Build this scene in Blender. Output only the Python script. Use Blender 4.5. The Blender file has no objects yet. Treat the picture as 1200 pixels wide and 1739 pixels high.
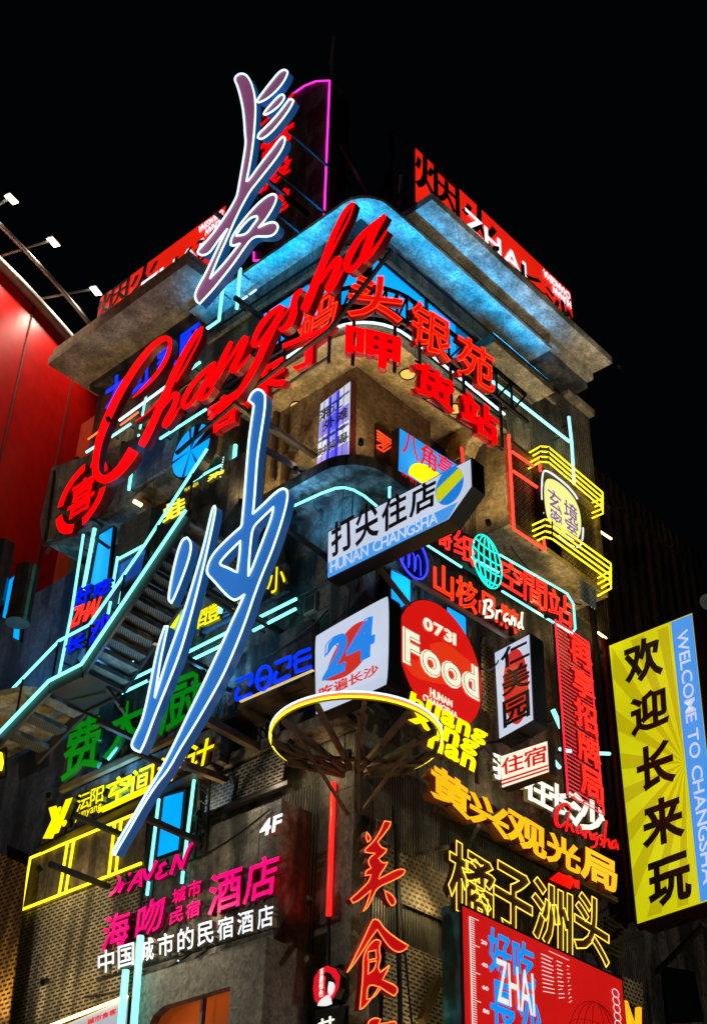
import bpy, bmesh, math, random
from mathutils import Vector, Matrix
from mathutils.geometry import tessellate_polygon
random.seed(7)
S = bpy.context.scene
COL = S.collection
R = math.radians
# ------------------------------------------------------------------ camera
FPX = 2397.0                                   # focal length in photo pixels (1200 x 1739)
RM = Matrix(((0.67373324, -0.73859821, 0.02358425),
             (0.45574492, 0.39017453, -0.80003776),
             (0.58170448, 0.54976043, 0.59948592)))
CAMP = Vector((-16.09, -15.0, 1.6))
cd = bpy.data.cameras.new('camera'); cam = bpy.data.objects.new('camera', cd); COL.objects.link(cam)
cd.sensor_fit = 'VERTICAL'; cd.sensor_height = 36; cd.sensor_width = 24
cd.lens = FPX / 1739 * 36; cd.clip_end = 3000; cd.clip_start = .1
m = Matrix((RM[0], -RM[1], -RM[2])).transposed().to_4x4(); m.translation = CAMP
cam.matrix_world = m
S.camera = cam
# ------------------------------------------------------------------ world (night)
w = bpy.data.worlds.new('World'); S.world = w; w.use_nodes = True
nt = w.node_tree; bg = nt.nodes['Background']
bg.inputs[0].default_value = (.42, .55, .9, 1); bg.inputs[1].default_value = .0017     # moonless night sky, a trace of city glow
# ------------------------------------------------------------------ exposure
S.view_settings.view_transform = 'Standard'; S.view_settings.look = 'None'
S.view_settings.exposure = 0; S.view_settings.gamma = 1
S.render.engine = 'CYCLES'
S.cycles.use_denoising = True
S.cycles.max_bounces = 5; S.cycles.diffuse_bounces = 3; S.cycles.glossy_bounces = 3
S.cycles.sample_clamp_indirect = 4; S.cycles.use_light_tree = True
S.cycles.caustics_reflective = False; S.cycles.caustics_refractive = False

# ------------------------------------------------------------------ planes: where a line of sight meets a real plane of the place
PN = {'L': (Vector((-1, 0, 0)), Vector((0, -1, 0))), 'R': (Vector((0, -1, 0)), Vector((1, 0, 0))),
      'D': (Vector((-1, -1, 0)).normalized(), Vector((1, -1, 0)).normalized()),
      'Z': (Vector((0, 0, 1)), Vector((1, 0, 0)))}
def pt(p, pl):
    d = RM.transposed() @ Vector(((p[0]-600)/FPX, (p[1]-869.5)/FPX, 1))
    n = PN[pl[0]][0]; t = (pl[1] - n.dot(CAMP)) / n.dot(d)
    return CAMP + d*t
def Q(ox, oy, s, pts): return [(ox+p[0]/s, oy+p[1]/s)+tuple(p[2:]) for p in pts]

# ------------------------------------------------------------------ materials
def lin(c):
    f = lambda v: v/12.92 if v <= .04045 else ((v+.055)/1.055)**2.4
    return tuple(f(v/255) for v in c)+(1,)
MATS = {}
def em(name, c, st=1.0):
    if name in MATS: return MATS[name]
    mt = bpy.data.materials.new(name); mt.use_nodes = True; n = mt.node_tree
    b = n.nodes['Principled BSDF']; b.inputs['Base Color'].default_value = tuple(.5*v for v in lin(c)[:3])+(1,)
    b.inputs['Roughness'].default_value = .35
    b.inputs['Emission Color'].default_value = lin(c); b.inputs['Emission Strength'].default_value = st
    MATS[name] = mt; return mt
def box_em(name, c, st=1.0, var=.12, scale=.9):
    'acrylic light box face: lamps behind it make it a little uneven'
    if name in MATS: return MATS[name]
    mt = em(name, c, st); n = mt.node_tree; b = n.nodes['Principled BSDF']
    tc = n.nodes.new('ShaderNodeTexCoord'); no = n.nodes.new('ShaderNodeTexNoise'); no.inputs['Scale'].default_value = scale
    mr = n.nodes.new('ShaderNodeMapRange'); mr.inputs[3].default_value = st*(1-var); mr.inputs[4].default_value = st*(1+var)
    mr.inputs[1].default_value = .3; mr.inputs[2].default_value = .7
    n.links.new(tc.outputs['Object'], no.inputs['Vector']); n.links.new(no.outputs[0], mr.inputs[0])
    n.links.new(mr.outputs[0], b.inputs['Emission Strength'])
    return mt
def plain(name, c, rough=.5, metal=0, noise=.25):
    if name in MATS: return MATS[name]
    mt = bpy.data.materials.new(name); mt.use_nodes = True; n = mt.node_tree
    b = n.nodes['Principled BSDF']; b.inputs['Roughness'].default_value = rough; b.inputs['Metallic'].default_value = metal
    tc = n.nodes.new('ShaderNodeTexCoord'); no = n.nodes.new('ShaderNodeTexNoise'); no.inputs['Scale'].default_value = 3; no.inputs['Detail'].default_value = 6
    cr = n.nodes.new('ShaderNodeValToRGB'); c = lin(c)
    cr.color_ramp.elements[0].position = .3; cr.color_ramp.elements[1].position = .7
    cr.color_ramp.elements[0].color = tuple(v*(1-noise) for v in c[:3])+(1,); cr.color_ramp.elements[1].color = tuple(min(1, v*(1+noise)) for v in c[:3])+(1,)
    n.links.new(tc.outputs['Object'], no.inputs['Vector']); n.links.new(no.outputs[0], cr.inputs[0]); n.links.new(cr.outputs[0], b.inputs['Base Color'])
    MATS[name] = mt; return mt
def grunge(name, c1, c2, c3=None, scale=.9, streak=1.0, rough=.8, ribs=0, board=0, perf=0, bump=.3, metal=0, slot=(.16, .07)):
    'weathered render / sheet metal: blotches, run marks, optional ribs, board joints, punched slots'
    if name in MATS: return MATS[name]
    mt = bpy.data.materials.new(name); mt.use_nodes = True; n = mt.node_tree; L = n.links.new; N = n.nodes.new
    b = n.nodes['Principled BSDF']; b.inputs['Roughness'].default_value = rough; b.inputs['Metallic'].default_value = metal
    tc = N('ShaderNodeTexCoord'); sp = N('ShaderNodeSeparateXYZ'); L(tc.outputs['Object'], sp.inputs[0])
    su = N('ShaderNodeMath'); su.operation = 'SUBTRACT'; L(sp.outputs[0], su.inputs[0]); L(sp.outputs[1], su.inputs[1])   # along the wall
    n1 = N('ShaderNodeTexNoise'); n1.inputs['Scale'].default_value = scale; n1.inputs['Detail'].default_value = 8; n1.inputs['Roughness'].default_value = .68
    L(tc.outputs['Object'], n1.inputs['Vector'])
    mp = N('ShaderNodeMapping'); mp.inputs['Scale'].default_value = (1.5, 1.5, .3); L(tc.outputs['Object'], mp.inputs[0])
    n2 = N('ShaderNodeTexNoise'); n2.inputs['Scale'].default_value = 1.6; n2.inputs['Detail'].default_value = 7; L(mp.outputs[0], n2.inputs['Vector'])
    n3 = N('ShaderNodeTexNoise'); n3.inputs['Scale'].default_value = 9; n3.inputs['Detail'].default_value = 6; n3.inputs['Distortion'].default_value = 1.2; L(tc.outputs['Object'], n3.inputs['Vector'])
    r1 = N('ShaderNodeValToRGB'); r1.color_ramp.elements[0].position = .36; r1.color_ramp.elements[1].position = .64
    r1.color_ramp.elements[0].color = lin(c1); r1.color_ramp.elements[1].color = lin(c2); L(n1.outputs[0], r1.inputs[0])
    r2 = N('ShaderNodeMapRange'); r2.inputs[1].default_value = .42; r2.inputs[2].default_value = .58; r2.inputs[3].default_value = 0; r2.inputs[4].default_value = .8*streak; L(n2.outputs[0], r2.inputs[0])
    m1 = N('ShaderNodeMix'); m1.data_type = 'RGBA'; m1.inputs['B'].default_value = lin(c3 or tuple(v*.45 for v in c1)); L(r2.outputs[0], m1.inputs['Factor']); L(r1.outputs[0], m1.inputs['A'])
    r3 = N('ShaderNodeMapRange'); r3.inputs[1].default_value = .35; r3.inputs[2].default_value = .7; r3.inputs[3].default_value = .55; r3.inputs[4].default_value = 1.3; L(n3.outputs[0], r3.inputs[0])
    m2 = N('ShaderNodeMix'); m2.data_type = 'RGBA'; m2.blend_type = 'MULTIPLY'; m2.inputs['Factor'].default_value = 1; L(m1.outputs['Result'], m2.inputs['A']); L(r3.outputs[0], m2.inputs['B'])
    out = m2.outputs['Result']; hgt = n3.outputs[0]; hs = bump*.02
    cb = N('ShaderNodeCombineXYZ'); L(su.outputs[0], cb.inputs[0]); L(sp.outputs[2], cb.inputs[1])
    if board or perf:
        br = N('ShaderNodeTexBrick'); L(cb.outputs[0], br.inputs['Vector']); br.inputs['Scale'].default_value = 1
        if perf:
            br.inputs['Brick Width'].default_value = slot[0]; br.inputs['Row Height'].default_value = slot[1]; br.inputs['Mortar Size'].default_value = slot[1]*.27
            br.inputs['Mortar Smooth'].default_value = .1
        else:
            br.inputs['Brick Width'].default_value = board; br.inputs['Row Height'].default_value = board*2.4; br.inputs['Mortar Size'].default_value = .012; br.offset = .3
        br.inputs['Color1'].default_value = (0, 0, 0, 1); br.inputs['Color2'].default_value = (0, 0, 0, 1); br.inputs['Mortar'].default_value = (1, 1, 1, 1)
        m3 = N('ShaderNodeMix'); m3.data_type = 'RGBA'; L(br.outputs['Fac'], m3.inputs['Factor'])
        if perf: m3.inputs['A'].default_value = (.002, .002, .002, 1); L(out, m3.inputs['B'])
        else: L(out, m3.inputs['A']); m3.inputs['B'].default_value = tuple(.3*v for v in lin(c1)[:3])+(1,)
        out = m3.outputs['Result']
    L(out, b.inputs['Base Color'])
    bp = N('ShaderNodeBump'); bp.inputs['Strength'].default_value = bump; bp.inputs['Distance'].default_value = .03; L(hgt, bp.inputs['Height'])
    last = bp
    if ribs:
        wv = N('ShaderNodeMath'); wv.operation = 'MULTIPLY'; wv.inputs[1].default_value = 2*math.pi/ribs; L(su.outputs[0], wv.inputs[0])
        sn = N('ShaderNodeMath'); sn.operation = 'SINE'; L(wv.outputs[0], sn.inputs[0])
        b2 = N('ShaderNodeBump'); b2.inputs['Strength'].default_value = .9; b2.inputs['Distance'].default_value = ribs*.25; L(sn.outputs[0], b2.inputs['Height']); L(bp.outputs[0], b2.inputs['Normal']); last = b2
    L(last.outputs[0], b.inputs['Normal'])
    MATS[name] = mt; return mt

CONC = grunge('soffit_concrete', (156, 139, 107), (223, 200, 159), (107, 90, 64), scale=1.6, streak=.5, bump=.5)
WALL = grunge('brown_wall', (110, 98, 78), (160, 142, 114), (44, 38, 30), scale=1.3, bump=.5, board=1.9, streak=1.0)
RIB = grunge('ribbed_wall', (139, 122, 93), (177, 156, 122), (69, 61, 46), scale=.9, ribs=.09, bump=.3)
PLASTER = grunge('brown_plaster', (122, 108, 84), (160, 143, 114), (70, 60, 46), scale=1.8, bump=.5, streak=.45)
DARK = grunge('dark_wall', (84, 82, 78), (128, 122, 112), (30, 29, 28), scale=1.3, bump=.5, board=1.7, streak=1.1)
CORR = grunge('corrugated_dark', (64, 63, 62), (104, 101, 96), (20, 19, 18), scale=1.3, ribs=.07, bump=.35, rough=.5, streak=1.1)
PERF = grunge('punched_panel', (151, 142, 124), (209, 194, 168), (81, 72, 61), scale=.8, perf=1, bump=.2)
PERF2 = grunge('fine_punched_panel', (139, 124, 98), (188, 168, 130), (75, 64, 49), scale=.8, perf=1, bump=.2, slot=(.13, .085))
STEEL = plain('dark_steel', (62, 58, 54), .5, .5)
RUST = plain('rusty_steel', (98, 80, 56), .6, .4, .45)
GREY = plain('grey_metal', (165, 162, 156), .45, .5)
BLACK = plain('black_metal', (20, 20, 21), .45, .2)
ASPH = plain('asphalt', (52, 52, 54), .85)
PAVE = plain('paving', (104, 102, 98), .8)
RED = em('sign_red', (255, 0, 4), 1.7)
REDN = em('neon_red', (255, 40, 26), 2.2)
REDO = em('neon_orange_red', (255, 62, 24), 1.7)
REDB = em('sign_orange_red', (236, 14, 4), .85)
REDS = plain('red_return', (150, 6, 8), .4)
REDP = box_em('billboard_red', (236, 32, 14), .95, .1)
REDP2 = box_em('board_red', (196, 20, 16), .95, .08)
CYAN = em('neon_cyan', (120, 238, 226), 2.2)
ICE = em('neon_ice_white', (196, 240, 255), 2.0)
BLUEF = box_em('sky_blue_panel', (0, 158, 255), 1.15, .1)
BLUEL = em('sign_blue', (0, 44, 255), 1.6)
BLUES = plain('blue_return', (16, 50, 120), .4)
BLUE24 = em('print_blue', (36, 132, 232), .9)
YEL = em('sign_yellow', (255, 232, 0), 1.3)
YELN = em('neon_yellow', (255, 226, 30), 2.0)
YELS = plain('yellow_return', (150, 110, 10), .4)
AMB = box_em('sign_amber', (255, 182, 16), 1.15, .12, .7)
PINK = em('neon_magenta', (255, 40, 190), 2.4)
PINKF = em('sign_magenta', (255, 0, 110), 1.4)
GRN = em('sign_green', (0, 122, 10), .85)
WHT = em('sign_white', (255, 250, 226), 1.2)
WHTC = em('sign_cool_white', (240, 246, 255), 1.1)
BOXW = box_em('lightbox_white', (196, 206, 226), .95, .07)
BOXC = box_em('lightbox_cream', (255, 246, 220), .98, .05)
LEMON = box_em('lightbox_lime', (206, 204, 12), .95, .08)
OCHRE = box_em('lightbox_ochre', (184, 174, 8), .95, .05)
INK = plain('dark_print', (40, 28, 26), .5)
INKB = plain('black_print', (14, 12, 12), .5)
NAVY = em('print_navy', (30, 26, 120), .5)
LAMP = em('lamp_white', (255, 250, 220), 12)
WARM = em('lamp_warm', (255, 214, 130), 6)

# ------------------------------------------------------------------ objects
WO = {}                                        # world place of each thing's base
def thing(name, label, cat, loc, group=None):
    o = bpy.data.objects.new(name, None); COL.objects.link(o); o.location = loc; o.empty_display_size = .2
    o['label'] = label; o['category'] = cat
    if group: o['group'] = group
    WO[o.name] = Vector(loc); return o
def obj(name, vf, mat, parent=None, smooth=False, label=None):
    verts, faces = vf[0], vf[1]; org = WO[parent.name] if parent else Vector((0, 0, 0))
    me = bpy.data.meshes.new(name); me.from_pydata([Vector(v)-org for v in verts], [], faces)
    mats = mat if isinstance(mat, (list, tuple)) else [mat]
    for q in mats: me.materials.append(q)
    if len(vf) > 2:
        for p, i in zip(me.polygons, vf[2]): p.material_index = i
    if smooth:
        for p in me.polygons: p.use_smooth = True
    me.update(); o = bpy.data.objects.new(name, me); COL.objects.link(o)
    if parent: o.parent = parent
    WO[o.name] = org
    if label: o['label'] = label
    return o
def tag(o, label, cat, group=None, kind=None):
    if label: o['label'] = label; o['category'] = cat
    if group: o['group'] = group
    if kind: o['kind'] = kind
    return o
def struct(name, vf, mat): return tag(obj(name, vf, mat), None, None, None, 'structure')
def join(*gs):
    V = []; F = []; I = []
    for g in gs:
        b = len(V); V += [Vector(v) for v in g[0]]; F += [tuple(i+b for i in f) for f in g[1]]
        I += list(g[2]) if len(g) > 2 else [0]*len(g[1])
    return V, F, I
def bx(x0, x1, y0, y1, z0, z1):
    v = [(x, y, z) for z in (z0, z1) for y in (y0, y1) for x in (x0, x1)]
    return v, [(0, 2, 3, 1), (4, 5, 7, 6), (0, 1, 5, 4), (2, 6, 7, 3), (0, 4, 6, 2), (1, 3, 7, 5)]
def prism(poly, vec, holes=()):
    'closed prism: front polygon(s) given, back = front + vec; face index 1 = front'
    loops = [list(map(Vector, poly))]+[list(map(Vector, h)) for h in holes]
    tri = tessellate_polygon(loops); flat = [v for l in loops for v in l]; n = len(flat)
    V = flat+[v+vec for v in flat]; F = []; I = []
    for t in tri:
        nn = (flat[t[1]]-flat[t[0]]).cross(flat[t[2]]-flat[t[0]])
        t = tuple(t) if nn.dot(vec) < 0 else tuple(reversed(t))
        F.append(t); I.append(1); F.append(tuple(i+n for i in reversed(t))); I.append(0)
    b = 0
    for l in loops:
        for i in range(len(l)):
            a, c = b+i, b+(i+1) % len(l); F.append((a, c, c+n, a+n)); I.append(0)
        b += len(l)
    return V, F, I
def tube(pts, r, seg=6, closed=False, cap=True):
    pts = [Vector(p) for p in pts]
    q = [pts[0]]
    for p in pts[1:]:
        if (p-q[-1]).length > 1e-4: q.append(p)
    pts = q; n = len(pts); V = []; F = []
    if n < 2: return V, F
    ref = None
    for i, p in enumerate(pts):
        if closed: d = pts[(i+1) % n]-pts[i-1]
        else: d = pts[min(i+1, n-1)]-pts[max(i-1, 0)]
        if d.length < 1e-6: d = Vector((0, 0, 1))
        d.normalize()
        if ref is None: ref = d.orthogonal().normalized()
        ref = (ref-d*ref.dot(d)); ref = ref.normalized() if ref.length > 1e-6 else d.orthogonal().normalized()
        s = d.cross(ref)
        for k in range(seg):
            a = 2*math.pi*k/seg; V.append(p+ref*(r*math.cos(a))+s*(r*math.sin(a)))
    for i in range(n if closed else n-1):
        j = (i+1) % n
        for k in range(seg):
            k2 = (k+1) % seg; F.append((i*seg+k, i*seg+k2, j*seg+k2, j*seg+k))
    if cap and not closed:
        F.append(tuple(range(seg-1, -1, -1))); F.append(tuple((n-1)*seg+k for k in range(seg)))
    return V, F
def bar(a, b, w=.06, h=None): 
    a = Vector(a); b = Vector(b); d = (b-a).normalized(); u = d.cross(Vector((0, 0, 1)))
    u = u.normalized() if u.length > 1e-3 else Vector((1, 0, 0)); v = u.cross(d); h = h or w
    V = [p+u*(sx*w/2)+v*(sz*h/2) for p in (a, b) for sx, sz in ((-1, -1), (1, -1), (1, 1), (-1, 1))]
    return V, [(0, 1, 2, 3), (7, 6, 5, 4), (0, 4, 5, 1), (1, 5, 6, 2), (2, 6, 7, 3), (3, 7, 4, 0)]
def smooth_loop(pts, it=2, keep=70):
    'Chaikin rounding of a closed outline, sharp corners kept'
    pts = [Vector((p[0], p[1])) for p in pts]
    flags = []
    n = len(pts)
    for i in range(n):
        a = pts[i]-pts[i-1]; b = pts[(i+1) % n]-pts[i]
        flags.append(math.degrees(a.angle(b, 0)) > keep)
    for _ in range(it):
        q = []; g = []
        n = len(pts)
        for i in range(n):
            p, nx = pts[i], pts[(i+1) % n]
            if flags[i]: q.append(p); g.append(True)
            else: q.append(p*.75+pts[i-1]*.25) if False else None
            if not flags[i]:
                q.append(p+(pts[i-1]-p)*.25); g.append(False); q.append(p+(nx-p)*.25); g.append(False)
        pts, flags = q, g
    return pts
def on(pts, pl): return [pt(p, pl) for p in pts]
def inset(loop, d):
    'move a flat 3D outline inwards by d'
    n = len(loop); c = sum(loop, Vector())/n; nrm = Vector()
    for i in range(n): nrm += (loop[i]-c).cross(loop[(i+1) % n]-c)
    nrm.normalize(); out = []
    for i in range(n):
        a = (loop[i]-loop[i-1]).normalized(); b = (loop[(i+1) % n]-loop[i]).normalized()
        e = nrm.cross(a)+nrm.cross(b)
        if e.length < 1e-4: e = nrm.cross(b)
        e.normalize(); k = max(.5, e.dot(nrm.cross(b))); out.append(loop[i]+e*(d/k))
    return out

# lettering -------------------------------------------------------------
GC = {}
def glyph(ch, bold=0, neon=0, shear=0):
    'outline of one character as a flat mesh (extruded 0..1 in z) or its outline as tubes'
    k = (ch, bold, neon, shear)
    if k in GC: return GC[k]
    c = bpy.data.curves.new('t', 'FONT'); c.body = ch; c.resolution_u = 3; c.size = 1; c.offset = bold; c.shear = shear
    if neon: c.fill_mode = 'NONE'; c.bevel_depth = neon; c.bevel_resolution = 0
    else: c.fill_mode = 'BOTH'; c.extrude = .5
    o = bpy.data.objects.new('t', c); COL.objects.link(o)
    dg = bpy.context.evaluated_depsgraph_get(); dg.update()
    me = bpy.data.meshes.new_from_object(o.evaluated_get(dg))
    V = [v.co.copy() for v in me.vertices]; F = [tuple(p.vertices) for p in me.polygons]; Nn = [1 if abs(p.normal.z) > .5 and p.center.z > 0 else 0 for p in me.polygons]
    bpy.data.objects.remove(o); bpy.data.curves.remove(c); bpy.data.meshes.remove(me)
    GC[k] = (V, F, Nn); return GC[k]
def bbox(V): return min(v.x for v in V), max(v.x for v in V), min(v.y for v in V), max(v.y for v in V)
def letters(root, text, quad, pl, depth, mf, ms=None, bold=0, neon=None, nr=.02, gap=.07, whole=False, vert=False, name='letter', shear=0, ref=None, noface=False, tubes_out=.02, lift=0, fat=0, nb=0):
    '''text inside a quad given by its corners bl, br, tr, tl on plane pl; one child mesh per character'''
    bl, br, tr, tl = [pt(p, pl) if len(p) == 2 else Vector(p) for p in quad]
    n = PN[pl[0]][0]; ms = ms or mf; bl, br, tr, tl = [p+n*lift for p in (bl, br, tr, tl)]
    items = [text] if whole else list(text); N = len(items); made = []; latin = text.isascii() and not whole and not vert
    if not text.isascii() and bold > .006: fat = max(fat, bold); bold = 0
    if latin:
        ws = [(lambda b: b[1]-b[0])(bbox(glyph(c_, bold)[0]))+.06 if c_ != ' ' else .3 for c_ in items]; tot = sum(ws); acc = [sum(ws[:i])/tot for i in range(N+1)]
    for i, ch in enumerate(items):
        if ch == ' ': continue
        V, F, Nn = glyph(ch, bold, 0, shear); x0, x1, y0, y1 = bbox(V)
        if ref: y0, y1 = bbox(glyph(ref, bold)[0])[2:]
        if vert: a0, a1, b0, b1 = 0, 1, 1-(i+1-gap/2)/N, 1-(i+gap/2)/N
        elif latin: e_ = gap*.5/N; a0, a1, b0, b1 = acc[i]+.03/tot, acc[i+1]-.03/tot, 0, 1
        else: a0, a1, b0, b1 = (i+gap/2)/N, (i+1-gap/2)/N, 0, 1
        if whole: a0, a1 = 0, 1
        wx, wy = max(x1-x0, 1e-3), max(y1-y0, 1e-3)
        if not whole and not latin and wx < .45*wy and not ref: mid = (a0+a1)/2; hw = (a1-a0)*.28; a0, a1 = mid-hw, mid+hw
        def mp(v, dz):
            s = a0+(a1-a0)*(v.x-x0)/wx; t = b0+(b1-b0)*(v.y-y0)/wy
            return (bl*(1-s)+br*s)*(1-t)+(tl*(1-s)+tr*s)*t+n*dz
        if not noface:
            G = ([mp(v, (v.z-.5)*depth) for v in V], F, [1 if z > .5 else 0 for z in Nn])
            if fat:                                # heavier weight: a rounded bead along the outline
                V3, F3, _ = glyph(ch, bold, fat); G = join(G, ([mp(v, -min(fat*.3, depth*.3)+v.z*.3) for v in V3], F3, [1]*len(F3)), ([mp(v, -depth*.52+v.z*depth*.45/fat) for v in V3], F3, [0]*len(F3)))
            o = obj(name, G, [ms, mf], root); made.append(o)
        if neon:
            V2, F2, _ = glyph(ch, bold-.004+nb, nr)
            par = made[-1] if not noface else root
            made2 = obj('neon_tube', ([mp(v, v.z*1.2+tubes_out) for v in V2], F2), neon, par)
    return made
def shape(root, name, pts, pl, depth, mf, ms=None, holes=(), it=2, rim=None, rim_r=.03, rim_in=.04, keep=70, parent=None, smooth=True):
    'cut-out shape on plane pl with returns of the given depth, and a neon line along its edge'
    f = (lambda p: smooth_loop(p, it, keep)) if smooth else (lambda p: p)
    lp = on(f(pts), pl); hl = [on(f(h), pl) for h in holes]; n = PN[pl[0]][0]
    V, F, I = prism(lp, -n*depth, hl)
    o = obj(name, (V, F, I), [ms or mf, mf], parent or root)
    if rim:
        g = [tube([p+n*(rim_r*.7) for p in inset(lp, rim_in)], rim_r, 6, True)]
        for h in hl: g.append(tube([p+n*(rim_r*.7) for p in inset(h, -rim_in)], rim_r, 6, True))
        obj('neon_tube', join(*g), rim, o, True)
    return o
def ribbon(pts, pl, depth, lift=0, it=2):
    'brush stroke: centre points (x, y, width) -> prism'
    P = [Vector(p) for p in pts]
    for _ in range(it):
        q = [P[0]]
        for a, b in zip(P, P[1:]): q += [a*.75+b*.25, a*.25+b*.75]
        q.append(P[-1]); P = q
    l = []; r = []
    for i, p in enumerate(P):
        d = (P[min(i+1, len(P)-1)]-P[max(i-1, 0)]); d = Vector((d.x, d.y)); d = d.normalized() if d.length > 1e-5 else Vector((1, 0))
        s = Vector((-d.y, d.x))*(p.z/2); l.append((p.x+s.x, p.y+s.y)); r.append((p.x-s.x, p.y-s.y))
    n = PN[pl[0]][0]; A = [pt(p, pl)+n*lift for p in l]; B = [pt(p, pl)+n*lift for p in r]; k = len(A)
    V = A+B+[v-n*depth for v in A]+[v-n*depth for v in B]; F = []; I = []
    for i in range(k-1):
        F += [(i, i+1, k+i+1, k+i), (2*k+i, 3*k+i, 3*k+i+1, 2*k+i+1), (i, 2*k+i, 2*k+i+1, i+1), (k+i, k+i+1, 3*k+i+1, 3*k+i)]; I += [1, 0, 0, 0]
    F += [(0, k, 3*k, 2*k), (k-1, 3*k-1, 4*k-1, 2*k-1)]; I += [0, 0]
    return V, F, I
def panel(root, name, quad, pl, depth, mat, lift=0, side=None):
    lp = [p+PN[pl[0]][0]*lift for p in on(quad, pl)]
    return obj(name, prism(lp, -PN[pl[0]][0]*depth), [side or mat, mat], root)
def lightbox(name, label, quad, pl, depth, mface, frame=.05, mframe=None, cat='lightbox sign'):
    lp = on(quad, pl); n = PN[pl[0]][0]; mframe = mframe or BLACK
    root = thing(name, label, cat, sum(lp, Vector())/len(lp)-n*depth)
    obj('casing', prism(lp, -n*depth), mframe, root)
    obj('face_panel', prism([p+n*.012 for p in inset(lp, frame)], -n*.01), mface, root)
    return root
def on_face(root, name, pts, pl, mat, lift=.02, thick=.006, holes=(), smooth=False, it=2):
    n = PN[pl[0]][0]; f = (lambda p: smooth_loop(p, it)) if smooth else (lambda p: p)
    return obj(name, prism([q+n*lift for q in on(f(pts), pl)], -n*thick, [[q+n*lift for q in on(f(h), pl)] for h in holes]), mat, root)
def neon(name, label, lines, mat, r=.035, group=None, cat='neon tube', holder=None):
    'neon tubes with small stand-off clips; lines = list of world polylines'
    root = thing(name, label, cat, lines[0][0], group)
    for l in lines: obj('glass_tube', tube(l, r, 8), mat, root, True)
    if holder is not None:
        for l in lines:
            L_ = [(b-a).length for a, b in zip(l, l[1:])]; tot = sum(L_)
            for t in ((.1, .9) if tot > .5 else (.5,)):
                d = t*tot
                for (a, b), q in zip(zip(l, l[1:]), L_):
                    if d <= q: p = a.lerp(b, d/q); obj('clip', bar(p, p+holder, .03), STEEL, root); break
                    d -= q
    return root
def strut(label, a, b, w=.08, mat=None, group='steel arms that carry the signs', name='support_arm', h=None):
    o = obj(name, bar(a, b, w, h), mat or STEEL); o['label'] = label; o['category'] = 'support arm'
    if group: o['group'] = group
    return o
def parts(root, name, gs, mat): return [obj(name, g, mat, root) for g in gs]
UL, UR, UZ = Vector((0, -1, 0)), Vector((1, 0, 0)), Vector((0, 0, 1))
NL, NR = Vector((-1, 0, 0)), Vector((0, -1, 0))

# ================================================================== GROUND
struct('street', bx(-300, 300, -300, 300, -.5, 0), ASPH)
struct('pavement', bx(-3.5, 12.5, -3.5, 16, -.2, .13), PAVE)
# ================================================================== MAIN BUILDING
def rslab(x0, y0, x1, y1, r, z0, z1, k=10):
    'slab seen in plan: corner (x0,y0) rounded, arms to x1 and y1, closed to the core'
    P = [(x1, y0)]
    for i in range(k+1):
        a = math.pi*1.5-math.pi/2*i/k; P.append((x0+r+r*math.cos(a), y0+r+r*math.sin(a)))
    P += [(x0, y1), (2.0, y1), (2.0, 2.0), (x1, 2.0)]
    P = [(x, y, z0) for x, y in P]
    return prism(P, Vector((0, 0, z1-z0)))
mb = thing('corner_building', 'dark concrete corner building stacked with neon signs, rounded roof cornice on top', 'building', (4, 4, 0))
obj('tower_core', bx(.35, 8.6, .35, 9.3, 0, 26.2), DARK, mb)
obj('lower_wall', join(bx(0, 8.85, 0, .35, 0, 12.9), bx(0, .35, .35, 9.5, 0, 12.6)), CORR, mb)
obj('corner_pier', join(bx(-.05, .42, -.05, -.004, 4, 12.7), bx(-.05, -.004, -.004, .75, 4, 12.7)), DARK, mb)
obj('middle_wall', join(bx(.12, 8.7, .1, .35, 12.9, 19.4), bx(.1, .35, .35, 9.4, 12.6, 19.4)), DARK, mb)
# upper right wall, ribbed
obj('upper_right_wall', bx(3.2, 8.85, .06, 1, 19.4, 26.2), RIB, mb)
obj('upper_left_wall', bx(-.22, .3, 3.2, 9.45, 19.4, 26.7), WALL, mb)
# corner room below the rounded balcony
obj('corner_room', join(bx(-.25, 2.15, 0, 2.6, 19.0, 21.75), bx(2.15, 3.2, .45, 2.6, 19.0, 21.75)), PLASTER, mb)
obj('balcony_slab', rslab(-1.2, -1.1, 3.45, 3.0, 1.1, 21.75, 22.05), CONC, mb)
obj('balcony_edge_band', rslab(-1.12, -1.02, 3.4, 2.95, 1.05, 22.052, 22.75), BLACK, mb)
obj('window_storey', bx(-.05, 6.9, .15, 4.6, 22.7, 25.6), DARK, mb)
def win(parent, pl, q):
    o = panel(parent, 'window', q, pl, .05, BLUEF)
    lp = on(q, pl); obj('frame', tube([p for p in lp], .04, 4, True), BLACK, o)
for a, b in ((.2, 2.05), (2.15, 3.75)):
    o = obj('window', bx(a, b, .06, .12, 24.1, 25.52), BLUEF, mb); obj('frame', join(bx(a-.06, a, .02, .14, 24.0, 25.6), bx(b, b+.05, .02, .14, 24.0, 25.6), bx(a-.06, b+.05, .02, .14, 25.52, 25.6), bx(a-.06, b+.05, .02, .14, 24.0, 24.1)), BLACK, o)
for a, b in ((.15, 1.6), (1.68, 3.0), (3.08, 4.2)):
    o = obj('window', bx(-.14, -.06, a, b, 24.1, 25.45), BLUEF, mb); obj('frame', join(bx(-.16, -.04, a-.05, a, 24.0, 25.6), bx(-.16, -.04, b, b+.05, 24.0, 25.6), bx(-.16, -.04, a-.05, b+.05, 25.45, 25.55)), BLACK, o)
obj('fascia_band', join(bx(-.25, 7.1, 0, 1, 25.62, 26.33), bx(-.25, .3, 1, 5.0, 25.55, 26.33)), WALL, mb)
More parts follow.
